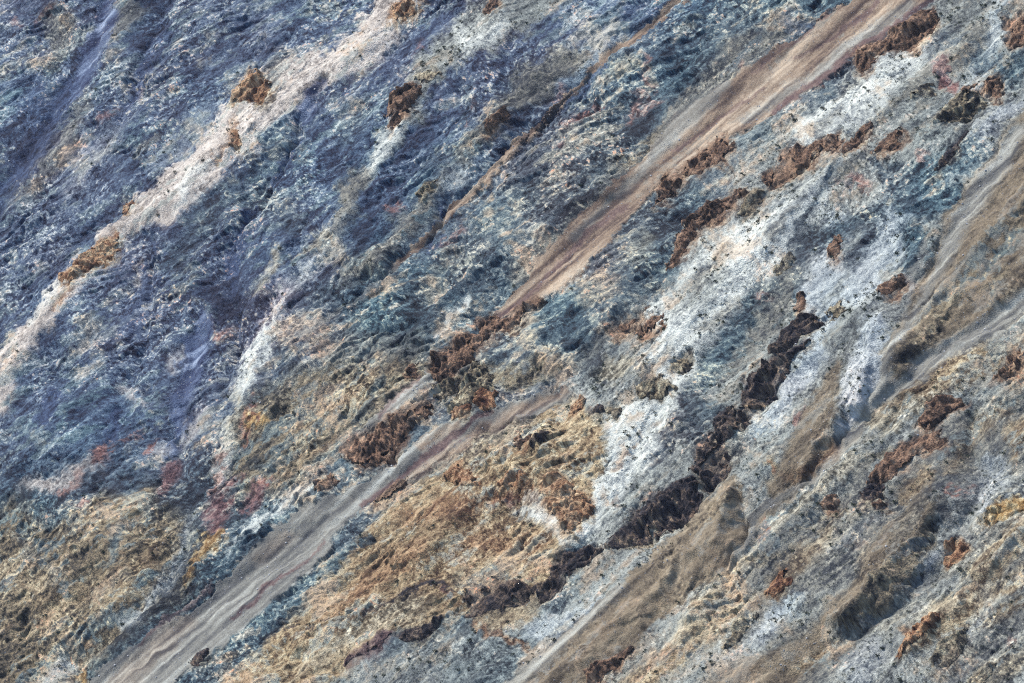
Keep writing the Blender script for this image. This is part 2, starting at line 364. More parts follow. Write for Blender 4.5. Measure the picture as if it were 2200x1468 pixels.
lay('wine', 14, .8, [(500, 1030, 14), (480, 1080, 28), (470, 1120, 16)], [(360, 1000, 16), (350, 1040, 16)], [(550, 1050, 10), (540, 1090, 14)], [(560, 1030, 14)])
lay('red', 10, .7, [(470, 985, 6), (468, 1015, 9), (455, 1050, 5)], [(560, 1020, 10)], [(240, 935, 3), (290, 922, 4)], [(225, 960, 9), (215, 990, 6)], [(170, 1020, 5), (145, 1040, 8), (115, 1062, 6)], [(190, 1060, 5), (170, 1080, 6)], [(330, 940, 7), (320, 960, 6)], [(540, 860, 4), (520, 930, 4), (510, 960, 4)])
lay('pink', 18, .7, [(440, 880, 12), (400, 920, 14), (350, 960, 16)], [(500, 700, 8), (460, 715, 12)], [(390, 750, 6), (360, 790, 9)], [(270, 830, 14), (300, 860, 14)], [(200, 1000, 18), (60, 1050, 22)], [(100, 1040, 16)], [(480, 960, 10), (470, 1000, 10)])
lay('red', 9, .6, [(460, 712, 8), (490, 705, 4)], [(100, 35, 4), (90, 55, 3), (80, 70, 2)], [(108, 22, 5)], [(28, 40, 4), (35, 55, 3)], [(895, 92, 5), (900, 110, 4)], [(1390, 125, 5), (1385, 150, 4), (1382, 180, 5)], [(1360, 205, 5), (1400, 212, 5), (1430, 220, 4), (1350, 230, 6)], [(1260, 240, 7), (1215, 255, 5), (1220, 265, 8)], [(1290, 225, 5), (1240, 245, 8)], [(1345, 240, 6), (1330, 260, 4)], [(1210, 295, 4), (1190, 305, 4)], [(1205, 180, 4), (1190, 188, 4)], [(295, 200, 6), (288, 204, 4)], [(225, 250, 4), (235, 240, 3)], [(845, 437, 6), (838, 441, 6)], [(1010, 265, 4), (1000, 275, 3)], [(1020, 222, 3)], [(985, 490, 4), (950, 530, 5)])
lay('red', 10, .9, [(2015, 145, 14), (2030, 165, 14), (2020, 185, 8)])
lay('red', 12, .6, [(1820, 405, 8), (1850, 400, 8)], [(1990, 330, 10)], [(1650, 635, 7)], [(1960, 610, 7), (1965, 600, 6)], [(1720, 900, 9), (1725, 885, 6)], [(1600, 130, 3)])
lay('yellow', 10, .7, [(1660, 1000, 8), (1668, 985, 6)], [(1645, 1130, 9), (1635, 1145, 8)], [(1420, 1440, 12)], [(2140, 1110, 14), (2120, 1105, 10)], [(1340, 60, 3)])
lay('red', 10, .6, [(1665, 995, 6)], [(1808, 1158, 4)], [(1640, 1120, 5)], [(2180, 1380, 7)], [(2190, 670, 10)], [(1740, 900, 5)])
# lower right: tan and cream ribs, gravelly hollows
lay('khaki', 20, .9, [(2230, 650, 14), (2160, 700, 20), (2060, 760, 16), (1960, 830, 12)])
lay('tan', 18, .9, [(2200, 730, 10), (2130, 765, 24), (2020, 810, 24), (1920, 860, 22), (1860, 900, 14)])
lay('cream', 16, .8, [(1880, 900, 22), (1960, 880, 22), (2020, 840, 14)], [(1900, 960, 18), (1830, 1000, 20), (1760, 1050, 22), (1690, 1090, 18), (1640, 1140, 14), (1590, 1190, 8)], ang=36)
lay('slate', 12, .8, [(1830, 1025, 4), (1790, 1045, 7), (1760, 1065, 5)], [(2090, 1010, 8), (2095, 960, 8), (2080, 900, 8), (2060, 850, 6)])
lay('khaki', 20, .7, [(2060, 900, 22), (2010, 1000, 30), (1960, 1060, 24)], [(2180, 1000, 20), (2190, 900, 24)])
lay('tangrey', 20, .75, [(2070, 970, 22), (2085, 1020, 12)], [(2190, 950, 24), (2160, 990, 14)])
lay('tan', 26, .85, [(1620, 1200, 16), (1560, 1250, 20), (1600, 1290, 20), (1520, 1340, 30), (1470, 1390, 26), (1420, 1430, 26), (1330, 1500, 30)])
lay('cream', 26, .6, [(1500, 1330, 20), (1440, 1390, 20), (1480, 1410, 14)])
lay('mud', 30, 1, [(1900, 1130), (1830, 1240), (1760, 1320), (1690, 1390), (1560, 1430), (1490, 1500), (1460, 1560), (1700, 1560), (1760, 1430), (1800, 1340), (1880, 1250), (1960, 1180), (2030, 1070), (2000, 1060), (1960, 1120), (1920, 1160)])
lay('khaki', 26, .75, [(1860, 990), (1900, 1060), (1990, 1010), (2070, 930), (2110, 880), (2230, 830), (2230, 990), (2150, 1010), (2110, 1070), (2030, 1040), (1950, 1110), (1880, 1150), (1820, 1230), (1740, 1310), (1680, 1290), (1640, 1240), (1590, 1260), (1540, 1240), (1600, 1190), (1680, 1120), (1780, 1050)])
lay('mud', 24, .7, [(1720, 1180, 20), (1660, 1260, 26), (1620, 1330, 18)], [(1980, 1060, 14), (1930, 1120, 20), (1860, 1200, 26)])
lay('khaki', 24, .75, [(2220, 1180, 30), (2130, 1240, 26), (2050, 1300, 20)], [(1900, 1400, 16), (1800, 1420, 20), (1740, 1460, 24)], [(2200, 1330, 18), (2140, 1370, 18), (2060, 1440, 20)])
lay('tan', 24, .6, [(1700, 1230, 14), (1760, 1160, 16), (1830, 1090, 14)], [(2160, 860, 16), (2080, 930, 18), (2040, 1000, 12)], [(1400, 1470, 20), (1480, 1420, 20)], [(2000, 1440, 12), (2080, 1390, 10)])
lay('tan', 16, .8, [(2220, 1150, 12), (2150, 1200, 12), (2080, 1260, 12), (2000, 1310, 14)], [(2230, 1270, 10), (2160, 1320, 12), (2090, 1350, 8)], [(1990, 1010, 12), (1940, 1060, 12)], [(2190, 900, 20), (2170, 980, 14)], [(1700, 1440, 10), (1760, 1400, 12), (1830, 1380, 8)], [(1500, 1300, 12), (1560, 1240, 12), (1610, 1190, 8)])
lay('pale', 16, .8, [(1630, 1370, 10), (1680, 1310, 16), (1730, 1270, 8)], [(2110, 1080, 14), (2140, 1040, 18), (2130, 990, 12)], [(1990, 1200, 14), (1960, 1240, 12)])
lay('tangrey', 14, .7, [(1790, 1090, 6), (1740, 1110, 8), (1690, 1140, 6)], [(1880, 1290, 14), (1830, 1330, 12)], [(1690, 1180, 6), (1640, 1210, 7)])
lay('red', 8, .6, [(1650, 1120, 5), (1638, 1140, 6), (1625, 1155, 4)], [(2040, 1045, 6), (2080, 1050, 5)])
lay('tangrey', 16, .9, [(2010, 1110), (2000, 1160), (1960, 1250), (1920, 1310), (1860, 1350), (1800, 1370), (1800, 1340), (1850, 1270), (1900, 1210), (1960, 1140)])
lay('screeg', 14, .8, [(2025, 1080, 8), (2050, 1120, 10), (2080, 1150, 8)])
lay('tan', 24, .85, [(2240, 1110, 20), (2150, 1160, 16), (2080, 1230, 14)], [(2200, 1230, 14), (2100, 1290, 20), (2020, 1330, 24), (1970, 1380, 14)])
lay('cream', 20, .6, [(2040, 1290, 12), (1960, 1320, 16), (1890, 1360, 12)], [(2200, 1390, 14), (2120, 1430, 12)])
lay('yellow', 12, .8, [(2200, 1080, 12), (2140, 1110, 14), (2120, 1120, 8)])
lay('pale', 30, .6, [(1880, 1400, 30), (1830, 1450, 30)], [(1700, 1290, 16), (1640, 1350, 18), (1560, 1410, 12)], [(2100, 1060, 20), (2110, 1000, 14)], [(2120, 1280, 10), (2090, 1340, 16), (2020, 1420, 16)])
lay('tangrey', 20, .7, [(2200, 1420, 22), (2120, 1460, 22)], [(2170, 1300, 8), (2120, 1340, 10)])
# gravel hollow on the right
lay('mud', 14, 1, [(2700, 60), (2420, 80), (2230, 200), (2150, 290), (2090, 380), (2030, 460), (2010, 540), (1965, 620), (1930, 690), (1905, 750), (1880, 830), (1840, 910), (1790, 960), (1720, 1035), (1640, 1085), (1595, 1120), (1600, 1175), (1650, 1110), (1730, 1050), (1800, 995), (1838, 950), (1850, 905), (1900, 862), (2000, 800), (2100, 730), (2200, 665), (2700, 300)])
lay('screeg', 20, .95, [(2240, 620, 26), (2120, 700, 24), (2010, 770, 24), (1920, 830, 20), (1870, 870, 14), (1840, 915, 12), (1810, 960, 14), (1750, 1020, 12), (1680, 1060, 12), (1620, 1110, 10), (1600, 1160, 8)], [(2190, 280, 18), (2110, 400, 24), (2050, 500, 22), (2020, 570, 14), (1980, 650, 10), (1930, 730, 10), (1900, 790, 10), (1880, 850, 10)])
lay('screeg', 10, .8, [(1990, 520, 8), (1960, 600, 10), (1940, 680, 8)])
lay('tangrey', 12, .8, [(2210, 480, 10), (2150, 540, 10), (2110, 590, 8), (2080, 580, 6)], [(2060, 610, 5), (2020, 690, 10), (1960, 760, 12), (1920, 800, 10)], [(2170, 560, 6), (2130, 620, 8)])
lay('tangrey', 14, .55, [(2220, 440, 14), (2130, 500, 10), (2090, 560, 12), (2030, 640, 16), (1970, 700, 10)], [(2200, 600, 6), (2120, 660, 6)], [(1960, 740, 14), (1930, 780, 14)])
lay('mud', 16, .95, [(1800, 770, 8), (1775, 870, 24), (1735, 960, 36), (1700, 1010, 32), (1660, 1050, 16)], [(1720, 1010, 20), (1780, 960, 18)])
lay('ochre', 20, .4, [(1760, 940, 14), (1790, 970, 14), (1700, 1020, 14)])
# gravel spur lower centre
lay('mud', 10, 1, [(1568, 1025), (1590, 1070), (1602, 1120), (1600, 1160), (1550, 1225), (1470, 1290), (1400, 1350), (1330, 1415), (1260, 1490), (1200, 1560), (1000, 1560), (1080, 1480), (1150, 1410), (1230, 1340), (1330, 1260), (1400, 1190), (1470, 1110)])
lay('screeg', 16, .8, [(1340, 1260, 8), (1260, 1330, 12), (1190, 1390, 14), (1120, 1450, 14), (1050, 1510, 16)], [(1598, 1100, 6), (1612, 1140, 8), (1590, 1190, 6)])
lay('tangrey', 16, .45, [(1560, 1060, 6), (1500, 1120, 8)], [(1440, 1170, 5), (1410, 1220, 5), (1430, 1290, 5), (1400, 1330, 6)], [(1520, 1230, 12), (1450, 1290, 10)])
# dark thin beds in the tan cliff
lay('dark', 4, .95, [(880, 1272, 2), (860, 1290, 3)], [(975, 1262, 3), (950, 1250, 4), (920, 1247, 4), (880, 1262, 3), (850, 1280, 3), (820, 1300, 2.5), (780, 1312, 2.5)], [(700, 1320, 3), (670, 1330, 4), (645, 1342, 3)], [(625, 1335, 4), (612, 1340, 3)])
lay('teal', 6, .9, [(800, 1160, 4), (760, 1180, 7), (735, 1190, 6), (700, 1215, 5), (680, 1230, 3)], [(730, 1200, 5), (660, 1240, 6), (560, 1330, 4)])
lay('ochre', 10, .8, [(1140, 1040, 8), (1080, 1050, 12), (1040, 1065, 8)], [(900, 1390, 3)])
lay('wine', 10, .5, [(1090, 1060, 16)], [(960, 1270, 10)], [(1050, 1075, 8)])
lay('ochre', 12, .8, [(1070, 1355, 6), (1100, 1390, 8)], [(1030, 1340, 8), (1060, 1370, 6)])
# gullies: bluish gravel, with their deep blue shadow painted into the colour
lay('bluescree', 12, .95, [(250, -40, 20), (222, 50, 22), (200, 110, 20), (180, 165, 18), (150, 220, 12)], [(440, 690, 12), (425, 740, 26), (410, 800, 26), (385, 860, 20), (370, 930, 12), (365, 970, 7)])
lay('blueshade', 14, .85, [(150, 180, 14), (120, 240, 20), (85, 290, 24), (50, 345, 22), (20, 400, 16), (-10, 470, 12)], [(355, 30, 6), (345, 80, 8), (320, 120, 12), (300, 165, 12), (275, 220, 12), (262, 245, 8)])
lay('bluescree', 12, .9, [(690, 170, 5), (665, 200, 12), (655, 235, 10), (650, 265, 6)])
lay('blueshade', 9, .8, [(640, 300, 6), (625, 330, 8), (600, 380, 6), (575, 410, 6)], [(540, 460, 8), (515, 520, 12), (505, 580, 12), (512, 640, 6), (515, 720, 5)], [(330, 530, 4), (325, 590, 5)], [(740, 10, 5), (715, 50, 7), (705, 90, 5)])
lay('blueshade', 9, .85, [(958, 445, 8), (935, 480, 9), (925, 500, 4)], [(945, 520, 6), (925, 545, 4)], [(815, 600, 6), (795, 625, 5), (780, 640, 4)], [(250, 880, 10), (225, 940, 10)], [(100, 900, 16), (120, 860, 14)], [(1300, 150, 4), (1250, 200, 4), (1150, 250, 4)])
lay('blueshade', 24, .5, [(960, 30, 10), (880, 90, 8), (800, 180, 8), (740, 220, 6)], [(1350, 10, 16), (1440, 20, 8)], [(1680, 30, 10), (1740, 40, 12)], [(100, 180, 24), (60, 250, 30)], [(480, 1020, 6)], [(320, 620, 30), (280, 700, 20)])
# long narrow chute and the main chute
lay('scree', 5, 1, [(1520, -50, 8), (1440, 18, 8), (1370, 75, 9), (1310, 118, 10), (1270, 148, 7)], [(1260, 165, 5), (1170, 245, 5), (1090, 325, 7), (1030, 390, 9), (960, 465, 8), (900, 530, 9), (850, 572, 6)])
lay('screeg', 8, .75, [(850, 572, 8), (780, 640, 6), (700, 690, 8), (600, 745, 6)])
CHUTE = [(2300, -260), (2080, -200), (1900, -60), (1821, 0), (1698, 80), (1545, 178), (1465, 245), (1410, 310), (1310, 400), (1215, 490), (1130, 590), (1080, 650), (1050, 690), (1078, 688), (1165, 640), (1255, 572), (1325, 492), (1400, 415), (1475, 362), (1560, 300), (1660, 245), (1760, 178), (1850, 100), (2001, 2), (2130, -80), (2400, -260)]
lay('scree', 5, 1, CHUTE)
lay('screeg', 14, .8, [(1560, 180, 12), (1480, 250, 22), (1400, 340, 12), (1330, 420, 8), (1230, 510, 8)], [(1960, 10, 14), (1850, 80, 14), (1750, 160, 12), (1680, 205, 10), (1600, 255, 8)])
lay('purple', 4, .95, [(2030, -20, 6), (1960, 30, 6), (1860, 90, 6), (1770, 160, 7), (1700, 210, 6), (1660, 240, 5)])
lay('purple', 6, .75, [(1900, -10, 5), (1850, 38, 6), (1790, 80, 4), (1700, 130, 3)], [(1790, 20, 3), (1690, 95, 3), (1620, 150, 2)], [(1340, 445, 6), (1260, 500, 6), (1170, 600, 5), (1110, 660, 6), (1060, 688, 8)], [(1640, 190, 2.5), (1540, 260, 3), (1450, 320, 4)])
CH2 = [(1235, 835), (1150, 845), (1080, 870), (1040, 893), (960, 905), (880, 955), (815, 1005), (740, 1055), (640, 1095), (560, 1165), (440, 1285), (300, 1372), (225, 1425), (190, 1480), (140, 1560), (260, 1560), (330, 1490), (400, 1440), (480, 1385), (580, 1300), (650, 1235), (700, 1180), (745, 1120), (810, 1068), (900, 1005), (980, 955), (1060, 915), (1150, 890), (1230, 850)]
lay('screeg', 5, 1, CH2)
lay('scree', 14, .85, [(1220, 840, 6), (1120, 880, 12), (1030, 930, 12), (920, 995, 10), (830, 1060, 8)], [(980, 915, 8), (900, 960, 10)])
lay('purple', 4, .9, [(1060, 878, 5), (1010, 910, 6), (960, 945, 8), (915, 980, 8), (870, 1015, 6), (820, 1050, 8), (780, 1085, 5)], [(690, 1165, 2), (640, 1210, 3), (580, 1260, 5), (540, 1295, 4), (490, 1330, 3)])
lay('screeg', 6, 1, [(935, 795, 6), (880, 845, 12), (830, 880, 12), (780, 920, 8), (740, 955, 3)])
lay('purple', 6, .7, [(900, 810, 6), (850, 855, 6), (810, 890, 5)], [(450, 1250, 4), (380, 1310, 6), (300, 1380, 4)])
lay('scree', 24, .4, [(400, 1330, 20), (300, 1430, 24), (230, 1500, 24)], [(560, 1200, 14), (620, 1150, 14)])

# (name, kind, height m, label, band or outline, group)
TILE = {'1': (0, 0, 2.9365), '2': (730, 0, 2.9365), '3': (1460, 0, 2.9365), '4': (0, 490, 2.9365), '5': (730, 490, 2.9365), '6': (1460, 490, 2.9365),
        '7': (0, 968, 2.9365), '8': (730, 968, 2.9365), '9': (1460, 968, 2.9365), 'a': (1203, 215, 2.971), 'b': (1100, 734, 2.0), 'c': (0, 0, 2.0)}
def T(k, *p):
    x, y, s = TILE[k]
    return [(x + p[i] / s, y + p[i + 1] / s) for i in range(0, len(p), 2)]
OUT = []
def out(kind, h, label, *shapes): OUT.append((kind, h, label, shapes))
out('rust', 5, "reddish brown crag beside the big scree chute, below its purple streak", T('a', 870, 350, 900, 310, 960, 280, 990, 230, 1040, 225, 1095, 240, 1100, 300, 1060, 340, 1060, 380, 980, 400, 920, 410, 860, 470, 780, 480, 760, 450, 800, 390))
out('rust', 4, "short upright rusty crag at the chute's edge, left of the reddish brown crag", T('a', 600, 620, 605, 560, 640, 500, 680, 465, 740, 445, 770, 470, 740, 510, 690, 530, 670, 600, 640, 650, 600, 660))
out('rust', 4, "long brown ledge directly below the chute in the top right", T('3', 1095, 430, 1110, 350, 1180, 280, 1260, 250, 1350, 170, 1430, 140, 1500, 80, 1600, 60, 1612, 120, 1560, 200, 1480, 230, 1400, 290, 1330, 290, 1250, 330, 1200, 400, 1130, 440))
out('rust', 6, "large dark brown crag standing in the white marble, right of the chute", T('a', 1285, 520, 1300, 480, 1370, 430, 1400, 380, 1450, 320, 1500, 285, 1560, 290, 1640, 240, 1670, 250, 1650, 310, 1590, 370, 1550, 420, 1490, 450, 1440, 480, 1400, 520, 1340, 545))
out('rust', 4, "small brown knob touching the upper end of the large dark crag", T('a', 1670, 320, 1680, 260, 1720, 220, 1770, 210, 1780, 260, 1740, 290, 1700, 320))
out('rust', 3, "thin dark brown ledge up the slope from the brown knob", T('a', 1790, 300, 1850, 240, 1880, 190, 1960, 130, 1980, 150, 1920, 210, 1890, 260, 1850, 300, 1800, 345, 1780, 330))
out('rust', 4, "orange brown crag in grey rock, right of the thin dark ledge", T('a', 1980, 310, 2010, 260, 2080, 200, 2150, 165, 2172, 200, 2150, 260, 2080, 300, 2010, 325))
out('rust', 5, "long curved red brown crag at the upper end of the dark schist", T('a', 670, 1040, 720, 960, 770, 860, 800, 780, 830, 720, 890, 690, 960, 665, 1040, 630, 1100, 600, 1130, 570, 1190, 590, 1180, 630, 1090, 640, 1060, 700, 980, 740, 900, 790, 850, 850, 800, 920, 750, 990, 710, 1040))
out('tangrey', 3, "pale brown knob between white marble and the long curved crag", T('a', 1180, 620, 1230, 590, 1290, 580, 1300, 620, 1260, 670, 1180, 720, 1120, 730, 1130, 690))
out('dark', 6, "blackish blue crag on a pale slope, the darkest right of centre", T('6', 545, 780, 580, 700, 640, 640, 700, 610, 760, 560, 820, 520, 850, 510, 860, 560, 900, 580, 830, 620, 760, 650, 700, 690, 650, 740, 600, 785))
out('dark', 6, "long dark brown wall of rock below the blackish blue crag", T('6', 380, 1010, 420, 950, 490, 880, 500, 840, 560, 830, 600, 790, 680, 750, 760, 700, 800, 680, 760, 740, 700, 800, 680, 870, 640, 940, 590, 990, 540, 1070, 500, 1110, 440, 1130, 470, 1180, 400, 1240, 340, 1230, 350, 1140))
out('dark', 5, "dark bluff between the long dark wall and the shaded buttress", T('b', 750, 530, 790, 460, 820, 400, 860, 380, 850, 330, 880, 290, 930, 270, 990, 340, 960, 370, 920, 400, 900, 440, 930, 500, 880, 570, 820, 590, 780, 560))
out('dark', 5, "shaded dark buttress above the gravel spur", T('b', 620, 640, 680, 590, 740, 560, 780, 580, 790, 640, 770, 690, 700, 740, 640, 780, 560, 830, 520, 840, 480, 850, 470, 870, 400, 870, 420, 820, 500, 760, 560, 700))
out('dark', 5, "lowest piece of the dark wall, beside the gravel spur's left flank", [(1400, 1100, 18), (1350, 1140, 16), (1310, 1170, 9)])
out('dark', 5, "blue black crag at the foot of the white rubble fan", T('b', 205, 960, 215, 900, 260, 905, 320, 870, 340, 905, 400, 890, 380, 910, 320, 930, 270, 950, 225, 975))
out('dark', 4, "dark knobbly rock face at the right corner of the tan cliff", T('b', 180, 960, 205, 915, 235, 960, 230, 1010, 200, 1060, 150, 1090, 110, 1110, 90, 1070, 140, 1040, 170, 1010))
out('dark', 4, "broad broken band of dark rock under the tan cliff", T('8', 790, 1040, 830, 960, 780, 930, 830, 860, 900, 840, 920, 800, 1000, 810, 1060, 800, 1130, 830, 1180, 860, 1250, 830, 1240, 880, 1160, 900, 1150, 940, 1080, 970, 1000, 990, 930, 1000, 880, 1020, 820, 1045))
out('dark', 3, "small blue black lens in the pale tan rock at bottom centre", T('8', 370, 1160, 430, 1120, 500, 1100, 560, 1080, 600, 1060, 650, 1035, 620, 1090, 560, 1130, 520, 1160, 440, 1180, 400, 1200, 370, 1190))
out('purple', 3, "dark purple ledge left of the small blue black lens", T('8', 0, 1330, 60, 1270, 130, 1220, 200, 1180, 270, 1140, 330, 1130, 340, 1160, 270, 1200, 250, 1250, 170, 1280, 80, 1300, 20, 1350))
out('dark', 3, "dark oval rock at the bottom left beside the grey scree", [(432, 1404, 11), (418, 1418, 9)])
out('rust', 4, "red brown ledge below the tip of the big scree chute", T('5', 850, 640, 870, 570, 950, 550, 1010, 575, 1080, 560, 1130, 510, 1180, 470, 1260, 430, 1270, 455, 1200, 500, 1170, 560, 1110, 600, 1050, 640, 980, 640, 900, 660))
out('rust', 5, "dark red brown crag running on from the ledge at the chute's tip", T('5', 580, 910, 580, 860, 620, 790, 700, 770, 740, 710, 830, 670, 900, 665, 960, 660, 900, 700, 860, 760, 830, 820, 760, 850, 700, 860, 720, 920, 690, 990, 640, 960, 600, 940))
out('tangrey', 5, "brown rock face just above the orange knob at the picture's centre", [(955, 820, 14), (935, 840, 10)])
out('rust', 6, "massive brown outcrop between the narrow and the grey scree chutes", T('5', 0, 1420, 30, 1370, 110, 1310, 200, 1260, 290, 1180, 360, 1170, 440, 1130, 490, 1090, 550, 1080, 550, 1130, 500, 1180, 430, 1230, 370, 1300, 310, 1350, 300, 1440, 230, 1468, 100, 1480, 10, 1470))
out('rust', 4, "brown rounded outcrop at the lower end of the massive brown one", [(712, 1020, 16), (688, 1042, 14)])
out('ochre', 5, "orange rounded rock face above the grey scree in the centre", T('5', 820, 1050, 850, 1010, 920, 1010, 980, 1030, 990, 1090, 940, 1140, 880, 1140, 830, 1110))
out('ochre', 4, "smaller orange rock left of the orange rounded face", T('5', 680, 1160, 690, 1120, 740, 1110, 800, 1120, 820, 1150, 760, 1180, 700, 1185))
out('tangrey', 6, "tall tan knob with a pointed top above the orange rocks", T('5', 680, 1110, 700, 1030, 740, 960, 790, 900, 830, 850, 860, 845, 920, 870, 950, 920, 980, 1000, 930, 1010, 860, 1010, 820, 1060, 810, 1110, 740, 1105, 690, 1120))
out('rust', 4, "dark brown crag lying across the upper edge of the lower white marble", T('a', 450, 1440, 480, 1390, 560, 1350, 640, 1330, 650, 1370, 620, 1440, 560, 1480, 470, 1490))
out('rust', 3, "thin rusty rib left of the crag on the marble's edge", T('a', 290, 1450, 340, 1390, 420, 1340, 510, 1300, 520, 1320, 450, 1370, 380, 1430, 320, 1470))
out('tangrey', 4, "grey brown rock patch surrounded by white rubble", T('5', 1850, 1010, 1880, 940, 1950, 910, 2040, 920, 2080, 960, 2130, 1000, 2100, 1040, 2020, 1050, 1950, 1080, 1880, 1060))
out('tangrey', 3, "brown outcrop on white marble up slope from the grey brown patch", T('5', 2060, 860, 2090, 820, 2150, 790, 2173, 800, 2200, 860, 2160, 890, 2090, 880))
out('ochre', 4, "orange tan crag at the head of the white rubble fan", T('5', 1430, 1130, 1480, 1090, 1530, 1050, 1550, 1080, 1520, 1110, 1500, 1150, 1440, 1150))
out('dark', 3, "small black boulder like crag below the orange tan crag", T('5', 1605, 1150, 1620, 1120, 1660, 1125, 1665, 1150, 1630, 1165))
out('tangrey', 3, "round tan rock beside the black boulder like crag", T('5', 1680, 1160, 1700, 1130, 1750, 1130, 1770, 1170, 1750, 1210, 1700, 1200))
out('rust', 5, "dark red brown crag above the tan ribs in the lower right", T('b', 1730, 370, 1740, 330, 1770, 290, 1770, 240, 1830, 220, 1880, 215, 1925, 225, 1930, 255, 1880, 280, 1850, 320, 1800, 350, 1760, 385))
out('rust', 5, "dark brown crag cut by the right edge of the picture", T('6', 1950, 950, 2000, 890, 2050, 860, 2080, 800, 2120, 760, 2173, 760, 2230, 800, 2210, 880, 2150, 940, 2090, 990, 2040, 960, 1990, 940))
out('rust', 4, "long dark ridge of rock below the red brown crag", T('b', 1520, 600, 1540, 560, 1580, 530, 1620, 480, 1680, 450, 1740, 420, 1780, 390, 1830, 370, 1840, 420, 1800, 460, 1740, 480, 1700, 530, 1640, 570, 1600, 590, 1560, 600))
out('dark', 5, "purple black crag at the lower end of the long dark ridge", T('b', 1500, 650, 1520, 605, 1560, 600, 1600, 605, 1590, 640, 1550, 670, 1530, 690))
out('rust', 5, "dark brown crag in the top right corner of the picture", T('3', 2050, 250, 2080, 190, 2060, 140, 2100, 95, 2173, 100, 2230, 160, 2220, 240, 2130, 280, 2080, 310))
out('tangrey', 5, "olive brown crag with a steep face in the upper right", T('3', 1590, 780, 1640, 720, 1680, 660, 1750, 590, 1840, 565, 1890, 575, 1920, 640, 1870, 680, 1800, 720, 1740, 740, 1660, 760))
out('rust', 3, "narrow brown rock just above the olive brown crag", T('3', 1740, 570, 1790, 520, 1900, 530, 1980, 500, 2005, 540, 1990, 600, 1960, 590, 1900, 560, 1820, 555))
out('dark', 3, "thin blue black blade of rock in pale ground at upper right", T('3', 1610, 1080, 1640, 1000, 1690, 930, 1740, 860, 1790, 810, 1800, 820, 1750, 890, 1760, 920, 1710, 980, 1660, 1050))
out('wine', 3, "dark red rock patch in grey ground near the top right", T('3', 1585, 440, 1590, 390, 1630, 370, 1680, 400, 1710, 490, 1670, 520, 1610, 490))
out('tangrey', 3, "dark knob in pale rock below the dark red patch", [(1985, 195, 12), (1965, 200, 8)])
out('ochre', 4, "rust orange peak on top of the tan cliff", T('8', 640, 180, 680, 130, 740, 90, 800, 110, 850, 170, 880, 185, 800, 205, 720, 200))
out('ochre', 3, "second orange peak on the tan cliff, right of the first", T('8', 980, 190, 1010, 140, 1080, 85, 1120, 110, 1150, 160, 1110, 210, 1040, 200))
out('ochre', 4, "large ochre slab at the right end of the tan cliff", T('8', 1240, 270, 1280, 200, 1360, 150, 1420, 180, 1480, 230, 1560, 280, 1500, 285, 1400, 275, 1300, 290))
out('ochre', 4, "brown ochre slab hanging above the white rubble fan", T('8', 1290, 310, 1400, 285, 1500, 300, 1600, 340, 1570, 400, 1480, 480, 1450, 530, 1390, 500, 1350, 420, 1300, 370))
out('rust', 4, "dark jagged rock at the bottom edge, right of the gravel spur", T('b', 320, 1420, 350, 1390, 420, 1360, 470, 1320, 505, 1320, 480, 1370, 430, 1410, 380, 1450, 330, 1468))
out('tangrey', 3, "brown rib dividing pale ground in the lower right", T('9', 250, 1240, 300, 1180, 350, 1090, 420, 1040, 480, 1040, 440, 1090, 390, 1150, 330, 1220, 290, 1250))
out('ochre', 3, "tan spike of rock above the brown dividing rib", T('9', 540, 880, 560, 820, 600, 790, 650, 720, 660, 760, 640, 800, 690, 820, 650, 880, 600, 920, 560, 900))
out('ochre', 5, "big tan rounded rock in the lower right, above two boulders of brown", T('9', 1370, 1290, 1390, 1200, 1440, 1120, 1520, 1060, 1620, 1010, 1630, 1060, 1580, 1110, 1500, 1180, 1430, 1260, 1380, 1300))
out('tangrey', 4, "dark brown mound right of the big tan rounded rock", T('9', 1560, 1320, 1600, 1240, 1680, 1170, 1780, 1130, 1800, 1200, 1750, 1280, 1660, 1350, 1600, 1350))
out('ochre', 4, "brown layered rock below the sharp gravel peak", T('9', 1640, 720, 1650, 640, 1690, 570, 1750, 560, 1810, 600, 1800, 640, 1730, 690, 1680, 740))
out('tangrey', 4, "dark outcrop near the bottom right corner", T('9', 1820, 1468, 1860, 1400, 1940, 1340, 1990, 1350, 1960, 1420, 1900, 1480))
out('rust', 3, "small dark brown rock in the cream rib right of the spur", T('9', 890, 310, 930, 260, 980, 260, 995, 300, 940, 340, 900, 340))
out('rust', 3, "tiny brown rock under the purple black crag", T('9', 1210, 345, 1260, 310, 1280, 325, 1240, 360))
out('yellow', 4, "yellow ochre crag at the right edge", T('9', 1920, 440, 1960, 370, 2040, 350, 2140, 290, 2200, 280, 2220, 340, 2120, 400, 2020, 430, 1940, 480))
out('ochre', 5, "orange pyramid of rock on the pink band at the upper left", T('c', 980, 420, 1020, 350, 1080, 300, 1110, 305, 1160, 360, 1130, 410, 1080, 410, 1010, 430))
out('ochre', 3, "brown spike on the pink band below the orange pyramid", T('c', 980, 630, 1000, 560, 1020, 550, 1035, 630, 1000, 640))
out('ochre', 3, "orange brown scab of rock on the lower pink band", T('c', 260, 1190, 290, 1140, 370, 1070, 430, 1050, 510, 1020, 500, 1070, 420, 1130, 340, 1170, 290, 1205))
out('rust', 5, "brown knob standing in the blue rock at upper centre", T('c', 1645, 510, 1670, 460, 1700, 410, 1760, 370, 1800, 375, 1790, 420, 1740, 470, 1700, 510, 1670, 525))
out('tangrey', 3, "weathered brown patch above the brown knob", T('c', 1790, 340, 1830, 300, 1890, 310, 1880, 340, 1820, 360))
out('rust', 3, "rusty patch of rock in the right hand marble", T('a', 1720, 960, 1740, 900, 1760, 860, 1800, 880, 1800, 930, 1770, 1000, 1730, 1000))
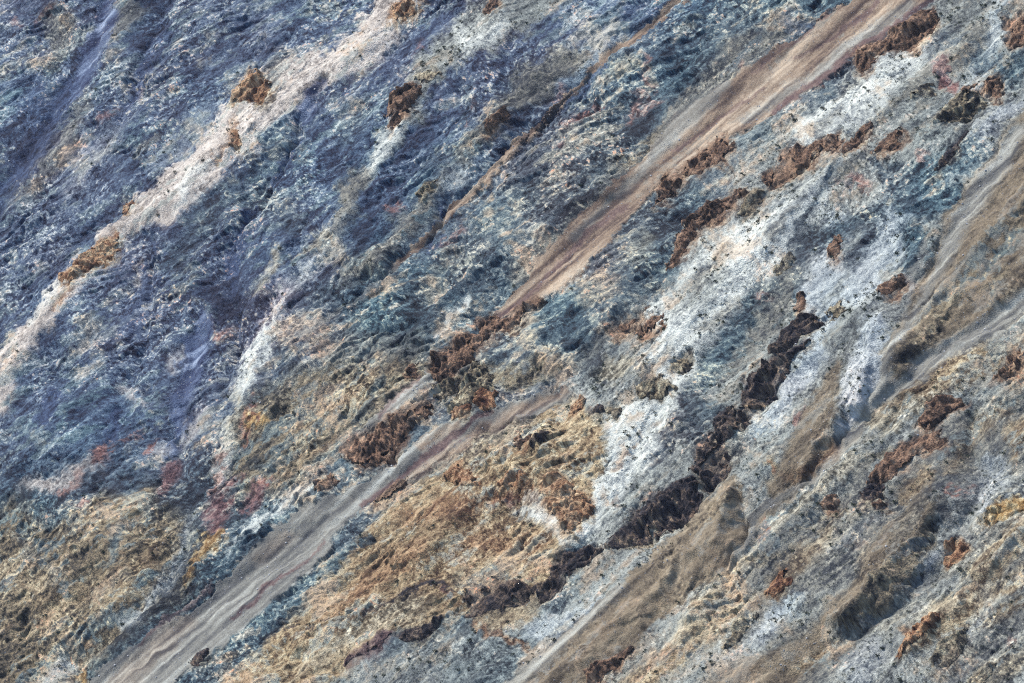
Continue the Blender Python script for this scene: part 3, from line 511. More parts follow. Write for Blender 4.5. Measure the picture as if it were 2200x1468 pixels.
out('rust', 3, "brown hump above the blackish blue crag", [(1722, 640, 9), (1708, 658, 10)])
out('tangrey', 3, "olive hump right of the blackish blue crag", [(1805, 655, 11), (1785, 670, 9)])
out('rust', 3, "brown ridge above the pale blue knob", [(1935, 598, 9), (1900, 618, 10)])
out('tangrey', 4, "jumbled brown crag in the middle of the dark schist", [(1690, 555, 14), (1665, 575, 12)])
out('rust', 3, "purple brown broken ledge just below the grey scree, left of the tan cliff", [(860, 1035, 8), (830, 1060, 11), (805, 1080, 7)])
out('ochre', 4, "orange brown rock face at the top end of the pinkish band", T('c', 1680, 50, 1700, 0, 1760, -20, 1765, 40, 1720, 90))
out('ochre', 3, "small orange brown knob at the left edge of the pinkish white apron", T('c', 518, 905, 528, 862, 560, 848, 556, 880, 532, 915))
out('rust', 2.5, "brown spot on the upper pale band near the top", [(1062, 10, 9), (1050, 18, 8)])
out('dark', 3, "dark slate blade in the middle of the tan cliff", [(1170, 930, 6), (1145, 955, 6)])
out('rust', 3, "small purple brown rock in the tan cliff's upper part", [(1120, 935, 9), (1105, 950, 8)])
out('rust', 3, "brown rib on the khaki slope near the upper centre", [(1080, 240, 8), (1050, 270, 8)])
out('tangrey', 3, "brown face in the khaki rock left of the narrow gully", T('c', 1790, 810, 1820, 770, 1870, 760, 1860, 810, 1820, 850))
out('rust', 3, "red brown crag beside the narrow chute, above the massive outcrop", [(890, 785, 7), (880, 800, 8)])


FR = {'rust': 'ochre', 'dark': 'tangrey', 'ochre': 'tan', 'tangrey': 'khaki', 'purple': 'purple', 'wine': 'wine', 'yellow': 'tan'}
for kind, hgt, label, shapes in OUT:
    if len(shapes[0][0]) == 3:
        lay(FR[kind], 14, .7, [(x + r * .35 + 3, y + r * .5 + 4, r) for x, y, r in shapes[0]])
    else:
        lay(FR[kind], 16, .7, [(x + 6, y + 9) for x, y in shapes[0]])
        lay(kind if kind in KIND else 'rust', 9, .6, shapes[0])

# ------------------------------------------------------------------ large relief (metres, band, spread)
RELIEF = [
 (-5.0, 34, [(250, -40, 10), (200, 110, 10), (120, 240, 14), (50, 345, 14), (-10, 470, 14)]),
 (-3.5, 22, [(355, 20, 3), (300, 165, 6), (262, 245, 4), (200, 330, 4)]),
 (-4.0, 26, [(690, 170, 4), (655, 235, 6), (620, 330, 5), (575, 410, 4), (515, 520, 8), (505, 620, 6), (515, 740, 4), (480, 830, 3)]),
 (-3.5, 26, [(430, 720, 12), (400, 820, 14), (370, 940, 8), (370, 1040, 6)]),
 (3.0, 34, [(860, 10, 10), (740, 120, 16), (560, 220, 26), (400, 400, 18), (230, 500, 10), (80, 690, 12), (-60, 880, 20)]),
 (2.5, 30, [(1060, 40, 16), (880, 220, 14), (780, 370, 8), (640, 590, 8), (560, 740, 10), (500, 900, 8)]),
 (3.0, 30, [(1200, 120, 16), (1060, 260, 12), (900, 410, 20), (800, 560, 16)]),
 (-4.0, 24, [(1520, -50, 4), (1310, 118, 6), (1170, 245, 4), (1000, 425, 5), (850, 572, 4), (700, 690, 4)]),
 (-3.0, 50, [(1900, 0, 20), (1640, 200, 20), (1400, 380, 16), (1200, 560, 12), (1070, 680, 4)]),
 (-3.5, 40, [(1180, 850, 6), (900, 990, 14), (640, 1170, 20), (400, 1340, 20), (200, 1500, 20)]),
 (4.5, 60, [(1150, 930, 20), (1050, 1020, 30), (930, 1130, 30), (820, 1230, 20), (650, 1370, 14)]),
 (3.5, 40, [(1800, 340, 10), (1640, 520, 20), (1500, 640, 20), (1400, 780, 16)]),
 (-3.0, 30, [(1420, 880, 10), (1330, 1060, 14), (1250, 1170, 6)]),
 (3.0, 36, [(1700, 740, 8), (1580, 880, 10), (1480, 1030, 10), (1300, 1160, 6)]),
 (5.0, 34, [(1880, 690, 10), (1860, 780, 14), (1820, 880, 6)]),
 (-5.0, 56, [(2240, 620, 20), (2010, 770, 14), (1840, 915, 8), (1720, 1040, 8), (1610, 1140, 8), (1560, 1250, 4)]),
 (3.8, 50, [(2210, 420, 8), (2100, 520, 10), (2010, 640, 10), (1930, 780, 8)]),
 (-1.5, 24, [(2230, 470, 4), (2150, 540, 5), (2080, 600, 5), (2030, 640, 4)]),
 (1.5, 18, [(2120, 600, 3), (2060, 620, 4), (2020, 640, 3)]),
 (2.0, 20, [(1930, 690, 3), (1915, 770, 4), (1880, 850, 3)]),
 (-1.2, 12, [(1900, 760, 2), (1870, 850, 3), (1840, 900, 2)]),
 (-3.0, 14, [(1570, 1040, 1), (1590, 1100, 2), (1600, 1150, 2), (1560, 1210, 2)]),
 (1.5, 16, [(1440, 1170, 2), (1430, 1240, 3), (1380, 1330, 3)]),
 (-1.3, 14, [(1462, 1180, 2), (1450, 1260, 3), (1410, 1340, 3)]),
 (3.0, 16, [(1790, 900, 2), (1795, 960, 3), (1760, 1020, 2)]),
 (-1.8, 14, [(1815, 900, 2), (1820, 960, 2)]),
 (-3.0, 30, [(2190, 280, 8), (2060, 480, 10), (1960, 690, 4)]),
 (4.5, 44, [(1570, 1045, 3), (1510, 1150, 14), (1400, 1260, 14), (1260, 1400, 10), (1150, 1500, 8)]),
 (4.0, 30, [(1780, 900, 4), (1720, 990, 10)]),
 (4.0, 40, [(2140, 750, 8), (1980, 850, 12), (1830, 990, 12), (1640, 1150, 10), (1480, 1330, 10)]),
 (6.0, 40, [(2015, 1075, 3), (1930, 1190, 8), (1820, 1320, 10)]),
 (-4.0, 34, [(2120, 1010, 10), (2060, 1150, 8), (1960, 1300, 6), (1800, 1380, 8), (1700, 1450, 8)]),
 (4.0, 40, [(2200, 1130, 8), (2060, 1270, 10), (1950, 1380, 14)]),
 (-4.0, 26, [(2090, 1000, 5), (2085, 900, 6)]),
 (-3.5, 20, [(330, 520, 4), (325, 600, 5), (300, 740, 5), (262, 860, 5), (230, 960, 6)]),
 (-3.0, 18, [(640, 300, 3), (590, 400, 3), (545, 470, 4)]),
 (-3.5, 18, [(960, 440, 5), (925, 500, 4), (940, 530, 4)]),
 (-3.0, 18, [(1110, 100, 3), (1080, 200, 3)]),
 (-2.5, 18, [(785, 600, 4), (760, 660, 4), (700, 640, 3)]),
 (2.5, 24, [(480, 470, 8), (430, 560, 10), (400, 660, 10)]),
 (2.5, 24, [(620, 500, 8), (570, 600, 8), (545, 680, 6)]),
 (2.0, 24, [(720, 640, 8), (640, 760, 10), (560, 900, 8)]),
 (2.5, 24, [(1300, 400, 10), (1150, 480, 10), (1000, 600, 10), (900, 700, 8)]),
 (3.0, 34, [(330, 1060, 10), (220, 1150, 16), (90, 1280, 20)]),
 (-3.0, 26, [(420, 1080, 6), (390, 1200, 8), (280, 1330, 8), (150, 1440, 10)]),
]

# ------------------------------------------------------------------ survey sheet: rock kinds and relief painted on a coarse sheet
MS = 3.0
mu = np.arange(-620, 2860, MS, dtype=np.float32); mv = np.arange(-520, 2000, MS, dtype=np.float32)
MX, MY = np.meshgrid(mu, mv)
PMAP = np.empty(MX.shape + (21,), np.float32)
PMAP[:] = KIND['slate']
wob = norm(fbm(MX.shape, 16, 3)) * 4; wob2 = norm(fbm(MX.shape, 16, 3)) * 4
for kind, soft, op, pts, ang in L:
    if kind not in ('scree', 'screeg', 'purple', 'dark', 'mud') and soft > 8: soft *= 1.35
    a, b, c, d = bbox(pts, soft + 14)
    i0, i1 = np.searchsorted(mv, [c, d]); j0, j1 = np.searchsorted(mu, [a, b])
    if i1 <= i0 or j1 <= j0: continue
    sl = (slice(i0, i1), slice(j0, j1))
    rg = float(KIND[kind][16])
    sd = sdf(pts, MX[sl] + wob[sl] * rg * min(1, soft / 12), MY[sl] + wob2[sl] * rg * min(1, soft / 12))
    m = (sstep(-soft * .6, soft * .6, sd) * op)[..., None]
    k = KIND[kind].copy()
    if ang is not None: k[14] = ang
    PMAP[sl] = PMAP[sl] * (1 - m) + k * m
RMAP = np.zeros(MX.shape, np.float32)
for h, spread, pts in RELIEF:
    a, b, c, d = bbox(pts, spread * 3)
    i0, i1 = np.searchsorted(mv, [c, d]); j0, j1 = np.searchsorted(mu, [a, b])
    sl = (slice(i0, i1), slice(j0, j1))
    sd = sd_stroke(pts, MX[sl] + wob[sl] * 1.5, MY[sl] + wob2[sl] * 1.5)
    dd = np.hypot(np.clip(-sd + .25 * max(p[2] for p in pts), 0, None), 2.5)
    RMAP[sl] += 1.15 * h * np.exp(-dd / (spread * .62))
def mapxy(x, y): return (x - mu[0]) / MS, (y - mv[0]) / MS

# ------------------------------------------------------------------ surface position helper
def place(U, V, h):
    return (CEN[None, :] + (U.ravel()[:, None] - W0 / 2) * AX + (V.ravel()[:, None] - H0 / 2) * BX + h.ravel()[:, None] * nrm)
def survey(U, V, h):
    p = place(U, V, h) - CAM
    z = p @ view
    f = DIST / SC
    return ((p @ right) / z * f + W0 / 2).reshape(U.shape).astype(np.float32), (H0 / 2 - (p @ up) / z * f).reshape(U.shape).astype(np.float32)

shp = UU.shape
PX, PY = survey(UU, VV, np.zeros(shp, np.float32))
macro = samp(RMAP, *mapxy(PX, PY)).astype(np.float32)
PX, PY = survey(UU, VV, macro)
for _ in range(1):
    macro = blur(samp(RMAP, *mapxy(PX, PY)).astype(np.float32), 1)
    PX, PY = survey(UU, VV, macro)

# ragged outlines
wx = fbm(shp, 26, 5, .6); wy = fbm(shp, 26, 5, .6)
# angular slabs and shards, stretched along the bedding; two sets of joints
wf = fbm(shp, 8, 3, .7); wg = fbm(shp, 8, 3, .7)
bend = fbm(shp, 150, 2, .4) * 9; bend2 = fbm(shp, 150, 2, .4) * 9
Xa, Ya = UU + bend + wx * 1.2 + wf * .5, VV + bend2 + wy * 1.2 + wg * .5
pick = None
def both(fn, da, db):
    return fn(*rot(Xa, Ya, da)), fn(*rot(Xa, Ya, db))
angp = samp(np.ascontiguousarray(PMAP[..., 14]), *mapxy(PX, PY)) + fbm(shp, 70, 2, .6) * 9
pk = (angp > 34)
def cells2(stretch, cell, seed):
    A = facets(*[q * f for q, f in zip(rot(Xa, Ya, 26), (stretch, 1))], cell, seed)
    B = facets(*[q * f for q, f in zip(rot(Xa, Ya, 44), (stretch, 1))], cell, seed + 50)
    return tuple(np.where(pk, b_, a_) for a_, b_ in zip(A, B))
_, c_big, e_big = cells2(.28, 26, 1)
_, c_mid, e_mid = cells2(.46, 8.5, 2)
_, c_sml, e_sml = cells2(.55, 4.4, 3)
_, c_tny, e_tny = cells2(.62, 2.5, 4)
def tri2(st, cell, seed, a1=26, a2=44):
    p, q = rot(Xa, Ya, a1); A = tri(p * st, q, cell, seed)
    p, q = rot(Xa, Ya, a2); B = tri(p * st, q, cell, seed + 9)
    return A, B
ta, tb = tri2(.22, 62, 11, 34, 50); slab = .6 * ta + .6 * tb
ta, tb = tri2(.30, 26, 12, 28, 46); f_big = np.where(pk, tb, ta) * .7 + .35 * ta
ta, tb = tri2(.38, 11, 13); f_mid = .6 * (ta + tb)
ta, tb = tri2(.50, 5.5, 14); f_sml = .6 * (ta + tb)
ta, tb = tri2(.16, 46, 15, 40, 52); gul = -np.abs(ta) * 1.0 - .6 * np.abs(tb)
ta, tb = tri2(.09, 17, 16, 28, 43); joint = np.exp(-(ta / .085) ** 2) * (~pk) + np.exp(-(tb / .085) ** 2) * pk
ta, tb = tri2(.14, 34, 17, 62, 38); joint2 = np.exp(-(ta / .05) ** 2) + np.exp(-(tb / .05) ** 2)
def saw(deg, pitch, seed, fall=.16):
    p, q = rot(Xa, Ya, deg)
    ph = q / pitch + tri(p * .22, q * .8, pitch * 2.2, seed) * .85 + tri(p * .5, q, pitch * .7, seed + 3) * .16
    f = ph - np.floor(ph)
    return np.where(f < 1 - fall, f / (1 - fall), (1 - f) / fall) - .5
ledge_b = np.where(pk, saw(42, 30, 31), saw(27, 30, 32)) * np.clip(.7 + .6 * tri(Xa * .6, Ya, 70, 35), 0, 1.6)
ledge_s = np.where(pk, saw(45, 11, 33, .2), saw(24, 11, 34, .2)) * np.clip(.7 + .7 * tri(Xa * .6, Ya, 40, 36), 0, 1.6)
rag = samp(np.ascontiguousarray(PMAP[..., 16]), *mapxy(PX, PY))
P = samp(PMAP, *mapxy(PX + (wx * 4.5 + c_big * 5 + c_mid * 4 + c_sml * 2) * (.2 + rag), PY + (wy * 4.5 - c_mid * 4 + (c_sml - c_big) * 3) * (.2 + rag))).astype(np.float32)
ctr, stk, rough, veg, stone, angd, stain = [P[..., i] for i in (9, 10, 11, 12, 13, 14, 15)]

# flow of the bedding
hs = (shp[0] // 2, shp[1] // 2)
swirl = up2(norm(fbm(hs, 60, 2, .5)) * 5 + norm(fbm(hs, 120, 1)) * 9, shp)
fold = np.clip((rough - .35) / .6, 0, 1) * np.clip(stk * 1.4, 0, 1)
ang = np.radians(angd + swirl * fold * .4)
ca = np.cos(ang).astype(np.float32); sa = (-np.sin(ang)).astype(np.float32)
n1 = lic(rng.standard_normal(shp).astype(np.float32), ca, sa, 4, 1.0)
cah = np.ascontiguousarray(ca[::2, ::2]); sah = np.ascontiguousarray(sa[::2, ::2])
n2 = norm(up2(lic(rng.standard_normal(cah.shape).astype(np.float32), cah, sah, 5, 1.1), shp))
cq = np.ascontiguousarray(ca[::4, ::4]); sq = np.ascontiguousarray(sa[::4, ::4])
n3 = norm(up2(lic(norm(vnoise(cq.shape, 1.6)), cq, sq, 7, 1.2), shp))
fk1 = flakes(shp, .030, ca, sa, 3, 1.0)
fk2 = up2(flakes(cah.shape, .030, cah, sah, 3, 1.0), shp)
strat = norm(up2(lic(norm(vnoise(cq.shape, 2.2)), cq, sq, 22, 1.6), shp))
dk1 = flakes(shp, .030, ca, sa, 3, 1.0)
dk2 = up2(flakes(cah.shape, .022, cah, sah, 4, 1.0), shp)
sc_a = np.full(cah.shape, math.cos(R(40.5)), np.float32); sc_b = np.full(cah.shape, -math.sin(R(40.5)), np.float32)
nl = norm(up2(lic(rng.standard_normal(cah.shape).astype(np.float32), sc_a, sc_b, 22, 1.3), shp))
nl2 = norm(up2(lic(norm(vnoise(cah.shape, 3)), sc_a, sc_b, 26, 2.0), shp))
# ribs that run down the fall line, whatever the bedding does
fl = np.full(cq.shape, math.cos(R(44)), np.float32); fs = np.full(cq.shape, -math.sin(R(44)), np.float32)
rib = norm(up2(lic(norm(vnoise(cq.shape, 6)) + .6 * norm(vnoise(cq.shape, 3)), fl, fs, 22, 1.6), shp))
iso = fbm(shp, 9, 4, .75)
isob = fbm(shp, 60, 4, .6)
big = fbm(shp, 150, 3, .6)
crag = ridged(shp, 34, 5, .6)
fine = rng.standard_normal(shp).astype(np.float32)
# ------------------------------------------------------------------ stone colour
def ramp(P, t):
    x = t[..., None]
    d, m, l = P[..., 0:3], P[..., 3:6], P[..., 6:9]
    return np.where(x < 0, m + (d - m) * np.clip(-x, 0, 1.25), m + (l - m) * np.clip(x, 0, 1.15))
def lin(c):
    c = np.clip(c, 3, 250) / 255.0
    return np.where(c <= .04045, c / 12.92, ((c + .055) / 1.055) ** 2.4)
ALB = np.array([.765, .815, .78], np.float32)
smooth = np.clip((.62 - rough) / .25, 0, 1) * np.clip((stone - .2) * 5, 0, 1)
t = stk * (.16 * n1 + .14 * n2 + .08 * n3) + (1 - stk) * (.26 * iso + .22 * fine) + .26 * isob + .26 * big * stk + .08 * big
calm = .50 + .62 * sstep(-.9, 1.1, fbm(shp, 44, 4, .6) + .5 * c_big)
t += calm * (.56 * c_mid + .84 * c_sml + .92 * c_tny + .34 * c_big) * (1 - .62 * smooth) + (.12 + .25 * smooth) * fine
t = (t + .22 * strat * (.4 + .6 * stk) + .20 * nl * calm + .26 * nl2) * ctr * .62 + smooth * (.24 * nl + .40 * nl2)
band = np.clip(.5 + .5 * isob + .4 * c_big + .2 * n3, 0, 1.5)
fl = (fk1 * .9 + fk2 * 1.4) * band * (.35 + .65 * stk)
dl = (dk1 * .9 + dk2 * 1.1) * np.clip(1.2 - band * .6, .2, 1.2)
crack = np.exp(-(e_sml / .09) ** 2) * .40 + np.exp(-(e_mid / .07) ** 2) * .45
shard = np.clip(c_tny * .6 + c_sml * .55 - .56, 0, 1) * 2.6 * band * calm
crk = np.clip(1.25 - P[..., 3:6].mean(-1) / 260, .3, .8)
t = t - crk * (crack + .30 * joint * (1 - .6 * (1 - stk)) + .22 * joint2) * (1 - smooth) + shard * np.clip(rough * 1.3 - .2, 0, 1) * (.4 + .6 * stk)
t = np.where(t > 0, t * .62, t * .85) + (fl * .35 + - dl * .4) * np.clip(rough * 1.3 - .2, 0.05, 1) - .03
am = sstep(-.25, .25, (.30 * n3 + .5 * strat + .5 * isob + .55 * c_mid + .3 * c_sml) * .8 + (P[..., 20] - .5) * 2.4 - .25) * np.clip(P[..., 20] * 6, 0, 1)
P[..., 3:6] += (P[..., 17:20] - P[..., 3:6]) * (am * .85)[..., None]
col = ramp(P, t)
# rusty weathering
st = np.clip(isob * .7 + n3 * .35 + iso * .35 + .3 * big - .75, 0, 1) * stain
rustc = np.array([146, 116, 94], np.float32)
lum = np.clip(col.mean(-1, keepdims=True) / 125.0, 0, 1.25)
col = col + (rustc * lum - col) * np.clip(st * 1.1, 0, .65)[..., None]
fleck = np.clip(shard * .5, 0, 1) * sstep(-.1, .5, c_mid + .5 * isob + .3 * c_big) * np.clip(rough * 1.4 - .3, 0, 1)
fcol = np.where((c_big > .45)[..., None], np.array([206, 140, 112], np.float32), np.array([200, 172, 136], np.float32))
col += (fcol - col) * (fleck * .8)[..., None]
# bluish / greenish drift of the schist
hue = up2(fbm(hs, 70, 3, .6), shp)
cool = np.clip(1 - np.abs(P[..., 5] - P[..., 3] - 25) / 30, 0, 1)
col[..., 0] -= hue * 5 * cool; col[..., 1] += hue * .5 * cool; col[..., 2] += hue * 2 * cool

# ------------------------------------------------------------------ small relief
soft = np.clip(1 - rough, 0, 1)
ledge = .18 * n3 + .10 * n2 + .05 * n1 + .35 * crag + .06 * iso + .35 * strat
blocks = 2.0 * slab + .85 * f_big + .62 * f_mid + .36 * f_sml + 1.7 * gul + .5 * isob + 1.6 * ledge_b + .5 * ledge_s - .5 * joint - .7 * joint2
det = rough ** 1.2 * (blocks * .60 * (.55 + .6 * sstep(-1, 1.2, fbm(shp, 60, 3, .6))) + .05 * crag + .35 * rib + .05 * strat) + .02 * iso + .2 * rib * (1 - soft)
mudm = smooth * np.clip((.62 - rough) / .1, 0, 1) * np.clip((rough - .42) / .1, 0, 1)
det += mudm * (.20 * nl2 + .5 * np.minimum(rib, .4) + .35 * f_big + .7 * gul + .12 * f_mid)
Hh = (macro + det).astype(np.float32)

# ------------------------------------------------------------------ materials
def rock_material(name, bump, grain, gs=1.6):
    m = bpy.data.materials.new(name); m.use_nodes = True
    t = m.node_tree; N = t.nodes; b = N["Principled BSDF"]
    b.inputs["Roughness"].default_value = 0.92
    b.inputs["Specular IOR Level"].default_value = 0.15
    at = N.new("ShaderNodeAttribute"); at.attribute_name = "stone"
    tc = N.new("ShaderNodeTexCoord")
    n = N.new("ShaderNodeTexNoise"); n.inputs["Scale"].default_value = gs; n.inputs["Detail"].default_value = 5; n.inputs["Roughness"].default_value = .75
    n2_ = N.new("ShaderNodeTexVoronoi"); n2_.inputs["Scale"].default_value = gs * .8
    t.links.new(tc.outputs["Object"], n.inputs["Vector"]); t.links.new(tc.outputs["Object"], n2_.inputs["Vector"])
    mr = N.new("ShaderNodeMapRange"); mr.inputs[1].default_value = .3; mr.inputs[2].default_value = .7
    mr.inputs[3].default_value = 1 - grain; mr.inputs[4].default_value = 1 + grain
    t.links.new(n.outputs[0], mr.inputs[0])
    hs_ = N.new("ShaderNodeVectorMath"); hs_.operation = 'SCALE'
    t.links.new(at.outputs["Color"], hs_.inputs[0]); t.links.new(mr.outputs[0], hs_.inputs["Scale"])
    t.links.new(hs_.outputs[0], b.inputs["Base Color"])
    add = N.new("ShaderNodeMath"); add.operation = 'ADD'
    t.links.new(n.outputs[0], add.inputs[0]); t.links.new(n2_.outputs["Distance"], add.inputs[1])
    bp = N.new("ShaderNodeBump"); bp.inputs["Strength"].default_value = bump; bp.inputs["Distance"].default_value = .5
    t.links.new(add.outputs[0], bp.inputs["Height"]); t.links.new(bp.outputs[0], b.inputs["Normal"])
    return m
M_rock = rock_material("weathered_gneiss", .7, .38)
M_scree = rock_material("loose_scree", .5, .30, 2.2)
M_mud = rock_material("gravelly_soil", .5, .26, 1.8)
M_crag = rock_material("iron_stained_rock", .9, .40)

def plain_material(name, c1, c2, rough=.9, scale=3.0):
    m = bpy.data.materials.new(name); m.use_nodes = True
    t = m.node_tree; N = t.nodes; b = N["Principled BSDF"]; b.inputs["Roughness"].default_value = rough
    b.inputs["Specular IOR Level"].default_value = .15
    tc = N.new("ShaderNodeTexCoord"); oi = N.new("ShaderNodeObjectInfo")
    n = N.new("ShaderNodeTexNoise"); n.inputs["Scale"].default_value = scale
    t.links.new(tc.outputs["Object"], n.inputs["Vector"])
    a = N.new("ShaderNodeMath"); a.operation = 'MULTIPLY_ADD'; a.inputs[1].default_value = .5; 
    t.links.new(oi.outputs["Random"], a.inputs[0]); 
    s = N.new("ShaderNodeMath"); s.operation = 'MULTIPLY'; s.inputs[1].default_value = .6
    t.links.new(n.outputs[0], s.inputs[0]); t.links.new(s.outputs[0], a.inputs[2])
    mx = N.new("ShaderNodeMix"); mx.data_type = 'RGBA'
    mx.inputs[6].default_value = (*c1, 1); mx.inputs[7].default_value = (*c2, 1)
    t.links.new(a.outputs[0], mx.inputs[0]); t.links.new(mx.outputs[2], b.inputs["Base Color"])
    return m
M_shrub = plain_material("shrub_leaves", (.022, .034, .026), (.045, .060, .038))
M_wood = plain_material("shrub_stem", (.07, .055, .04), (.11, .09, .07))
M_stone = plain_material("pale_stone", (.30, .30, .31), (.55, .55, .56))
M_stoneb = plain_material("brown_stone", (.12, .09, .07), (.22, .17, .14))

# ------------------------------------------------------------------ mesh builders
def link(name, me, mat, parent=None):
    me.materials.append(mat)
    o = bpy.data.objects.new(name, me); S.collection.objects.link(o)
    if parent: o.parent = parent
    return o
def mesh_np(name, co, faces, colr=None, nv=4, origin=None):
    me = bpy.data.meshes.new(name)
    if origin is not None: co = co - origin
    me.vertices.add(len(co)); me.vertices.foreach_set("co", co.astype(np.float32).ravel())
    me.loops.add(faces.size); me.loops.foreach_set("vertex_index", faces.astype(np.int32).ravel())
    me.polygons.add(len(faces))
    me.polygons.foreach_set("loop_start", (np.arange(len(faces), dtype=np.int32) * nv))
    me.polygons.foreach_set("use_smooth", np.ones(len(faces), bool))
    if colr is not None:
        a = me.attributes.new("stone", 'FLOAT_COLOR', 'POINT')
        a.data.foreach_set("color", np.concatenate([colr, np.ones((len(colr), 1))], 1).astype(np.float32).ravel())
    me.update(calc_edges=True)
    return me

alb = (lin(col) * ALB).reshape(-1, 3).astype(np.float32)
CO = place(UU, VV, Hh).astype(np.float32)
# which sheet each cell of the ground belongs to
cls = np.zeros(shp, np.int8)
qx = PX + wx * 1.6; qy = PY + wy * 1.6
def claim(k, pts, grow=0):
    a, b, c, d = bbox(pts, 10)
    sel = (PX > a) & (PX < b) & (PY > c) & (PY < d)
    ii = np.where(sel.ravel())[0]
    s = sdf(pts, qx.ravel()[ii], qy.ravel()[ii]) > -grow
    cls.ravel()[ii[s]] = k
GROUND = [
 ("mountainside", "whole rocky mountainside of folded gneiss and marble behind everything", M_rock, []),
 ("scree_chute", "broad tan scree chute streaked with purple, running down from the upper right", M_scree, [CHUTE]),
 ("scree_slope", "grey scree chute fanning out to the lower left below the tan cliff", M_scree, [CH2, [(935, 795, 6), (880, 845, 12), (830, 880, 12), (780, 920, 8), (740, 955, 3)]]),
 ("scree_gully", "narrow tan scree gully slanting down through the blue rock", M_scree, [p for k, s_, o_, p, a_ in L if k == 'scree' and len(p[0]) == 3 and p[0][0] in (1520, 1260)]),
 ("gravel_hollow", "smooth grey brown gravel hollow at the right edge", M_mud, [L[[i for i, l in enumerate(L) if l[0] == 'mud' and l[3][0] == (2700, 60)][0]][3]]),
 ("gravel_spur", "sharp topped grey brown gravel spur at the lower centre", M_mud, [L[[i for i, l in enumerate(L) if l[0] == 'mud' and l[3][0] == (1568, 1025)][0]][3]]),
]
for k, g in enumerate(GROUND):
    for p in g[3]: claim(k, p)
idx = np.arange(NW * NH, dtype=np.int32).reshape(shp)
quads = np.stack([idx[:-1, :-1], idx[1:, :-1], idx[1:, 1:], idx[:-1, 1:]], -1).reshape(-1, 4)
qc = cls[:-1, :-1].ravel()
def sub_mesh(name, q, co, colr, origin):
    uq, inv = np.unique(q, return_inverse=True)
    return mesh_np(name, co[uq].astype(np.float64), inv.reshape(-1, 4), colr[uq], 4, origin)
ORG = CEN.copy()
for k, (nm, lb, mt, _) in enumerate(GROUND):
    q = quads[qc == k]
    if not len(q): continue
    o = link(nm, sub_mesh(nm, q, CO, alb, ORG), mt)
    o.location = ORG
    o['label'] = lb; o['category'] = "mountain" if k == 0 else "scree"; o['kind'] = "structure"

# ------------------------------------------------------------------ craggy outcrops, each a thing of its own
made = []
cragn = ridged(shp, 14, 4, .65)
